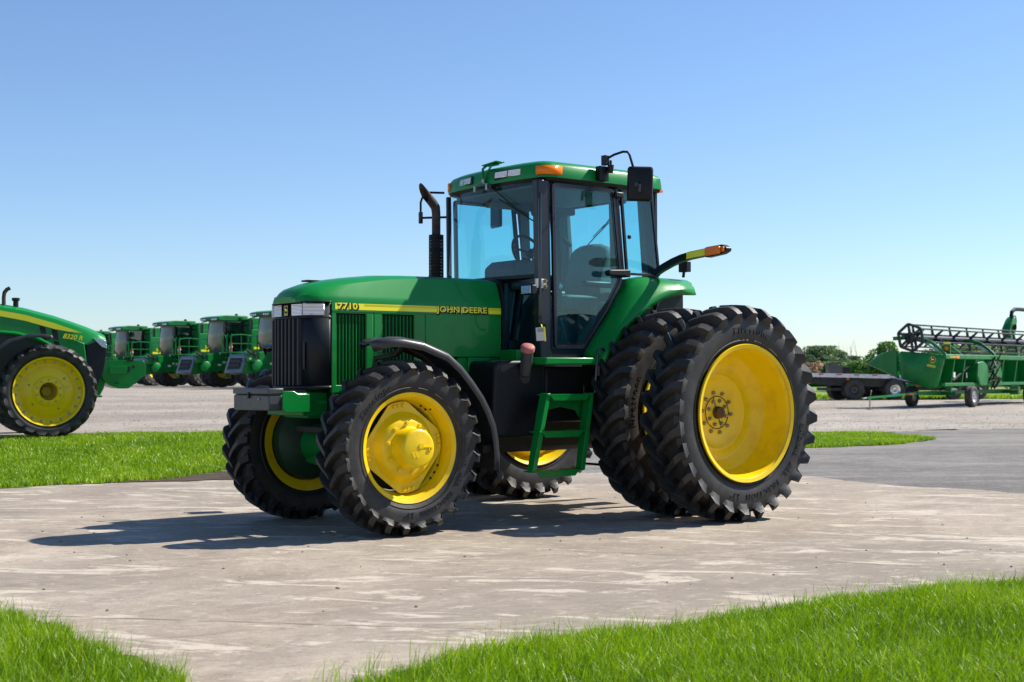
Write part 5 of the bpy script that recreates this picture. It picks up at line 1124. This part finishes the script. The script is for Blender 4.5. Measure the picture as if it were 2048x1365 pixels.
# reel: end cams, bats, tube, spider arms, tines
RC = Vector((0, 1.35, 2.62)); RRr = .50
rl = MB(); rl.tube([(.25, RC.y, RC.z), (Lh, RC.y, RC.z)], .11, 12); reel = rl.build('reel_tube', M['belt'], HD)
pts6 = [(math.cos(a), math.sin(a)) for a in (R(20), R(80), R(140), R(200), R(260), R(320))]
bm_ = None
for (cy, cz_) in pts6:
    if bm_ is None: b = MB(); b.tube([(.2, 0, 0), (Lh, 0, 0)], .032, 8); o = b.build('reel_bat', M['belt'], reel); bm_ = o.data
    else: o = put('reel_bat', bm_, reel)
    o.location = (0, RC.y+cy*RRr, RC.z+cz_*RRr)
am = None
for i in range(8):
    x = .5+i*1.75
    for (cy, cz_) in pts6:
        if am is None: b = MB(); b.add([(-.02, -.07, 0), (.02, -.07, 0), (.02, .07, 0), (-.02, .07, 0), (-.012, -.03, RRr), (.012, -.03, RRr), (.012, .03, RRr), (-.012, .03, RRr)], [(0, 1, 2, 3), (4, 7, 6, 5), (0, 4, 5, 1), (1, 5, 6, 2), (2, 6, 7, 3), (3, 7, 4, 0)]); o = b.build('reel_arm', M['belt'], reel); am = o.data
        else: o = put('reel_arm', am, reel)
        o.location = (x, RC.y, RC.z); o.rotation_euler = (-math.atan2(cy, cz_), 0, 0)
b = MB()
for (cy, cz_) in pts6:
    for k in range(84):
        x = .3+k*.152; y, z = RC.y+cy*RRr, RC.z+cz_*RRr; b.add([(x-.006, y, z), (x+.006, y, z), (x+.004, y+.03, z-.24), (x-.004, y+.03, z-.24)], [(0, 1, 2, 3)])
o = b.build('reel_tines', M['belt'], reel); o['kind'] = 'stuff'
# end cam plate with round openings
b = MB(); outer = [(.58*math.cos(a), .58*math.sin(a)) for a in np.linspace(0, 2*math.pi, 6, endpoint=False)+R(20)]
sec_o = rounded(outer, .10, 4); sec_i = [(u*.80, v*.80) for u, v in sec_o]
b.ringprism([(RC.y+u, RC.z+v) for u, v in sec_o], [(RC.y+u, RC.z+v) for u, v in sec_i], .12, .17, 'x')
for (cy, cz_) in pts6: b.prism([(RC.y+cy*.1-cz_*.06, RC.z+cz_*.1+cy*.06), (RC.y+cy*.52-cz_*.04, RC.z+cz_*.52+cy*.04), (RC.y+cy*.52+cz_*.04, RC.z+cz_*.52-cy*.04), (RC.y+cy*.1+cz_*.06, RC.z+cz_*.1-cy*.06)], .12, .16, 'x')
b.lathe([(.06, .2), (.20, .2), (.20, 0), (.06, 0)], c=(0, RC.y, RC.z), axis='x', n=16); b.build('reel_end_cam', M['belt'], reel)
# green reel arm reaching from the back beam
for x in (.30, 5.2):
    b = MB(); b.loft([[(x-.05, y, z-.07), (x+.05, y, z-.07), (x+.05, y, z+.07), (x-.05, y, z+.07)] for y, z in ((.05, 1.95), (.30, 2.20), (.60, 2.42), (.95, 2.55), (1.6, 2.62), (2.1, 2.60))], closed=True, cap=True); b.build('reel_support_arm', M['green_far'], HD)
    b = MB(); b.tube([(x+.1, .10, 1.96), (x+.1, .9, 2.42)], .035, 8); b.build('lift_cylinder', M['chrome'], HD)
b = MB(); b.tube([(1.7, .05, 1.98), (.65, .12, 2.35)], .05, 8); b.build('brace_tube', M['green_far'], HD)
b = MB(); b.b2((.50, -.02, 1.98), (.56, .22, 2.42)); mk = b.build('marker_bracket', M['green_far'], HD); b = MB(); b.b2((.495, -.02, 2.36), (.49, .22, 2.44)); b.build('marker_strip', M['decal'], mk)
b = MB(); b.lathe([(-.03, .05), (.0, .07), (.04, .07), (.05, 0)], c=(.47, .10, 2.20), axis='x', n=14); b.lathe([(-.04, 0), (-.03, .07), (.04, .07)], c=(.45, .10, 2.20), axis='x', n=14); b.build('amber_lamp', M['orange'], mk)
# the trailer that carries it: a thing of its own
TR = thing('header_trailer', 'green header trailer with long drawbar and white wheels under the black reel', 'trailer', W(15.85, 49.8, 0), hz2)
b = MB(); b.b2((-.6, .75, .48), (9.6, .90, .62)); b.b2((1.5, .2, .45), (1.65, 2.0, .58)); b.b2((8.0, .2, .45), (8.15, 2.0, .58)); b.b2((1.3, .3, .55), (1.42, .4, .80)); frm = b.build('trailer_frame', M['green_dull'], TR, bevel=.01)
b = MB(); b.tube([(-.55, .82, .55), (-2.5, 1.15, .46), (-3.6, 1.35, .42)], .05, 4); b.build('drawbar', M['green'], TR)
b = MB(); b.box((-1.0, .90, .52), (.30, .12, .03)); b.tube([(-3.45, 1.3, .42), (-3.45, 1.32, .06)], .025, 8); b.box((-3.45, 1.32, .03), (.15, .15, .04)); b.tube([(-3.6, 1.35, .42), (-3.85, 1.38, .40)], .03, 8); b.tube([(-3.4, 1.3, .5), (-3.45, 1.25, .65), (-3.35, 1.3, .68)], .015, 6); b.build('hitch_jack', M['steel'], TR)
b = MB(); b.box((-1.05, .86, .52), (.28, .105, .05)); b.build('drawbar_reflector', M['orange'], TR)
tw_ = simple_tyre('tyre', .40, .30, .22, ribs=1)
for (x, y, sg) in ((1.9, -.25, -1), (1.9, 2.1, 1), (8.2, -.2, -1), (8.2, 2.1, 1)):
    disc_wheel(TR, (x, y, .40), .40, .30, .22, tw_, 'white', sg, nb=6, hub=.06)

# ---- flatbed semitrailer behind
fz = math.atan2((RT*math.cos(R(8))+FL*math.sin(R(8))).y, (RT*math.cos(R(8))+FL*math.sin(R(8))).x)
FB = thing('flatbed_trailer', 'black flatbed trailer with pale deck edge and red and white reflector tape', 'trailer', W(14.2, 65.0, 0), fz)
b = MB(); b.add([(-1.5, 0, 1.36), (8.5, 0, 1.12), (8.5, 2.5, 1.12), (-1.5, 2.5, 1.36), (-1.5, 0, 1.17), (8.5, 0, .93), (8.5, 2.5, .93), (-1.5, 2.5, 1.17)], [(0, 1, 2, 3), (4, 7, 6, 5), (0, 4, 5, 1), (2, 6, 7, 3), (0, 3, 7, 4), (1, 5, 6, 2)]); dk = b.build('deck', M['deck'], FB)
tape = None
for k in range(11):
    x = -1.2+k*.9
    for j, (m_, nm) in enumerate(((M['red'], 'red_tape'), (M['white'], 'white_tape'))):
        b = MB(); x2 = x+j*.3; zt = 1.29-(x2+1.5)*.024; b.box((x2, -.006, zt+.02), (.26, .006, .045)); b.build(nm, m_, dk)
b = MB()
for k in range(26): b.box((-1.3+k*.38, -.03, 1.235-k*.38*.024), (.05, .05, .09))
b.build('stake_pocket', M['white'], dk)
b = MB(); b.prism([(-1.4, 1.20), (8.4, .97), (8.4, .72), (6.2, .66), (4.8, .80), (3.6, .62), (1.0, .72), (-.6, .95), (-1.4, 1.0)], .25, .55, 'y'); b.prism([(-1.4, 1.20), (8.4, .97), (8.4, .70), (-1.4, .95)], 1.95, 2.2, 'y'); b.b2((1.2, .3, .45), (2.9, 2.2, .6)); b.b2((4.5, .3, .45), (8.2, 2.2, .6)); fr_ = b.build('chassis', M['trailer'], FB, bevel=.01)
b = MB(); b.lathe([(0, .18), (.01, .18), (.01, 0)], c=(-.55, -.02, 1.0), n=14); b.build('round_reflector', M['red'], FB); b = MB(); b.box((2.05, .235, 1.02), (.16, .02, .12)); b.build('side_marker', M['orange'], FB)
tt_ = simple_tyre('tyre', .50, .28, .29)
for (x, m_) in ((2.3, 'trailer'), (4.35, 'chrome')):
    for (y, sg) in ((.13, -1), (.45, -1), (2.05, 1), (2.37, 1)): disc_wheel(FB, (x, y, .50), .50, .26, .29, tt_, m_, sg, nb=8 if y in (.13, 2.37) else 0, hub=.10)
# loads on the deck
def fb(x, y, z): return FB.matrix_basis @ Vector((x, y, z)) if False else Matrix.Translation(FB.location) @ Matrix.Rotation(fz, 4, 'Z') @ Vector((x, y, z))
b = MB(); rr4 = random.Random(5)
for k in range(26):
    c_ = fb(.25+rr4.uniform(0, .75), .7+rr4.uniform(0, .9), 1.42+rr4.uniform(0, .42)); b.box(c_, (rr4.uniform(.1, .5), rr4.uniform(.05, .2), rr4.uniform(.05, .16)), Matrix.Rotation(rr4.uniform(0, 3), 3, 'Z') @ Matrix.Rotation(rr4.uniform(-.4, .4), 3, 'Y'))
o = b.build('scrap_pile', [M['wood']], None); o['label'] = 'heap of brown and orange timber scraps on the left of the flatbed deck'; o['category'] = 'scrap pile'; o['kind'] = 'stuff'
for (x, w1, h1, m_, lab) in ((1.55, .55, .40, 'greybox', 'grey metal box standing on the flatbed deck beside the scraps'), (2.15, .35, .30, 'black', 'small black box standing on the flatbed deck, right of the grey box')):
    b = MB(); b.box((0, 0, h1/2), (w1, .5, h1)); b.box((0, 0, h1+.012), (w1+.03, .53, .024)); b.box((0, -.26, h1*.7), (.06, .02, .05))
    o = b.build('deck_box', M[m_], None, bevel=.01); o.location = fb(x, .9, 1.30-(x+1.5)*.024+.065); o.rotation_euler = (0, 0, fz); o['label'] = lab; o['category'] = 'box'

# ---- second folded corn head high behind the header, cut by the right edge
FC = thing('folding_corn_head', 'green folded corn head rising behind the reel at the right edge', 'header', W(22.7, 62, 0), hz2)
b = MB(); b.b2((-1.0, -.3, 2.55), (3.5, .3, 2.75)); b.b2((.5, -.2, 0.3), (.8, .2, 2.6)); b.b2((2.5, -.2, .3), (2.8, .2, 2.6)); base_ = b.build('frame', M['green_far'], FC, bevel=.03)
rr5 = random.Random(2)
for k in range(7):
    b = MB(); y = -.5+k*.16; x = -.9+k*.30
    b.prism([(x-.45, 3.12+.02*k), (x+.1, 3.75), (x+.42, 3.9), (x+.55, 3.65), (x+.30, 3.05), (x-.1, 2.75)], y, y+.07, 'y'); b.build('row_unit', M['green_far'], FC, bevel=.015)
    b = MB(); b.lathe([(-.03, .14), (.03, .14), (.03, 0)], c=(x+.1, y-.06, 3.35), n=12); b.build('row_gear', M['engine'], FC)
b = MB(); b.tube([(-.55, -.3, 3.8), (-.45, -.3, 4.05), (-.1, -.3, 4.18), (.5, -.3, 4.2), (1.5, -.3, 4.2)], .09, 8); b.build('rubber_guard', M['black'], FC)
# low header frame far behind (white wheels showing under the trailer)
for (s_, d_, lab) in ((15.9, 68.0, 'pale wheeled header trailer seen under the flatbed, left of its dark wheels'), (20.8, 66.0, 'header trailer with white wheels parked in the grass behind the black reel')):
    t_ = thing('far_trailer', lab, 'trailer', W(s_, d_, 0), fz, 'header trailers parked at the back')
    b = MB(); b.b2((-1.8, -.05, .62), (2.6, .05, .78)); b.b2((-1.8, 1.2, .62), (2.6, 1.3, .78)); b.build('frame', M['green_far'], t_)
    b = MB(); b.b2((-1.8, -.07, .80), (2.6, -.05, .90)); b.build('white_rail', M['white'], t_)
    b = MB(); b.box((-1.2, -.08, .70), (.22, .02, .08)); b.build('red_reflector', M['red'], t_)
    for x in (.6, 1.9): disc_wheel(t_, (x, -.1, .40), .40, .28, .24, tw_, 'white', -1, nb=0, hub=.06)

# ---- trees and shrubs
def leaf_mat(name, a, b_):
    m = mat(name, a, .55, c2=b_, vscale=.9, lo=.35, hi=.65); n = m.node_tree; pb_ = n.nodes['Principled BSDF']
    tr = n.nodes.new('ShaderNodeBsdfTranslucent'); tr.inputs[0].default_value = (*[min(1, v*1.5) for v in a], 1); mx = n.nodes.new('ShaderNodeMixShader'); mx.inputs[0].default_value = .3
    n.links.new(pb_.outputs[0], mx.inputs[1]); n.links.new(tr.outputs[0], mx.inputs[2]); n.links.new(mx.outputs[0], n.nodes['Material Output'].inputs[0]); return m
LM = [leaf_mat('bush_leaves', (.08, .18, .03), (.14, .26, .05)), leaf_mat('tree_leaves_dark', (.075, .13, .06), (.11, .18, .08)), leaf_mat('tree_leaves_olive', (.12, .18, .07), (.085, .15, .06))]
M['bark'] = mat('bark', (.12, .09, .07), .9, var=.3, vscale=8)
def tree(name, label, loc, h, w_, n, leaf, m, group, trunk=.25, seed=0):
    r_ = np.random.default_rng(seed); T_ = thing(name, label, 'tree' if h > 4 else 'bush', loc, 0, group)
    b = MB(); hh = h*trunk; b.tube([(0, 0, -.1), (.05*h*.2, 0, hh), (0, .05, h*.62)], [h*.03, h*.022, h*.01], 7)
    for k in range(5):
        a = r_.uniform(0, 6.28); b.tube([(0, 0, hh*(.8+.15*k)), (math.cos(a)*w_*.2, math.sin(a)*w_*.2, hh+h*.2), (math.cos(a)*w_*.36, math.sin(a)*w_*.36, hh+h*(.3+.06*k))], [h*.013, h*.009, h*.004], 5)
    b.build('trunk', M['bark'], T_)
    nc = max(7, int(w_*h/6)+9); C_ = np.stack([r_.normal(0, w_*.23, nc), r_.normal(0, w_*.23, nc), hh+(h-hh)*(.12+.76*r_.random(nc))], 1)
    C_[:, :2] *= (1.15-((C_[:, 2]-hh)/(h-hh))[:, None]*.7); rad = (.16+.14*r_.random(nc))*w_*.9
    k = r_.integers(0, nc, n); d_ = r_.normal(size=(n, 3)); d_ /= np.linalg.norm(d_, axis=1)[:, None]
    P = C_[k]+d_*(rad[k]*(.55+.5*r_.random(n)))[:, None]*np.array([1, 1, .85]); P[:, 2] = np.clip(P[:, 2], .1, h)
    u = r_.normal(size=(n, 3)); u /= np.linalg.norm(u, axis=1)[:, None]; v = np.cross(u, r_.normal(size=(n, 3))); v /= np.linalg.norm(v, axis=1)[:, None]
    s_ = leaf*(.6+.8*r_.random(n))[:, None]; V = np.stack([P-u*s_, P+v*s_*.5, P+u*s_, P-v*s_*.5], 1).reshape(-1, 3)
    me = bpy.data.meshes.new('crown'); me.from_pydata(V.tolist(), [], [(4*i, 4*i+1, 4*i+2, 4*i+3) for i in range(n)]); me.materials.append(m)
    o = bpy.data.objects.new('crown', me); col.objects.link(o); o.parent = T_; return T_
lab_t = ['rounded tree in the far tree line, leftmost beside the rear tyre', 'taller rounded tree in the far tree line behind the timber scraps', 'bushy tree in the far tree line above the grey deck box', 'low tree in the far tree line left of the header point', 'broad tree in the far tree line just left of the shrub']
for i, (px, yt, w_) in enumerate(((1618, 703, 60), (1652, 695, 70), (1690, 702, 72), (1722, 708, 70), (1752, 714, 64))):
    d_ = 150; s_ = (px-1024)/2716.6*d_; h = (750-yt)/2716.6*d_+1.28; tree('far_tree', lab_t[i], W(s_, d_+i*3, 0), h, w_/2716.6*d_*1.5, 9000, .17, LM[1+i % 2], 'trees on the far horizon', .12, 40+i)
lab_b = ['leafy green shrub whose branches rise just left of the header point', 'green shrub under the left end of the header', 'green bush seen through the reel behind its end cam', 'green bush seen through the reel, middle of the visible stretch', 'green bush seen through the reel near the right edge', 'low green bush behind the flatbed deck, left of the boxes', 'low green bush behind the flatbed deck, right of the boxes', 'tallest green bush, its top showing between the reel bars']
for i, (px, yt, w_, d_) in enumerate(((1775, 688, 74, 84), (1810, 715, 70, 84), (1880, 693, 90, 86), (1975, 692, 110, 86), (2050, 690, 110, 86), (1668, 728, 80, 96), (1722, 726, 80, 94), (1925, 676, 80, 88))):
    s_ = (px-1024)/2716.6*d_; h = (750-yt)/2716.6*d_+1.28; tree('shrub', lab_b[i], W(s_, d_, 0), h, w_/2716.6*d_*1.35, 7500, .10, LM[0] if i != 5 else LM[2], 'shrubs behind the parked machines', .10, 60+i)
# bare twigs above the far trees
b = MB(); rr6 = random.Random(4); c_ = W((1704-1024)/2716.6*140, 140, 0)
for k in range(9): a = Vector((rr6.uniform(-1.2, 1.2), rr6.uniform(-1, 1), 3.0)); b.tube([c_+a*.5, c_+a, c_+a+Vector((rr6.uniform(-.8, .8), 0, rr6.uniform(1, 1.9)))], [.03, .018, .006], 4)
b.tube([c_, c_+Vector((0, 0, 2.2))], .1, 6)
o = b.build('bare_tree', M['bark'], None); o['label'] = 'bare leafless twigs sticking up out of the far tree line'; o['category'] = 'tree'
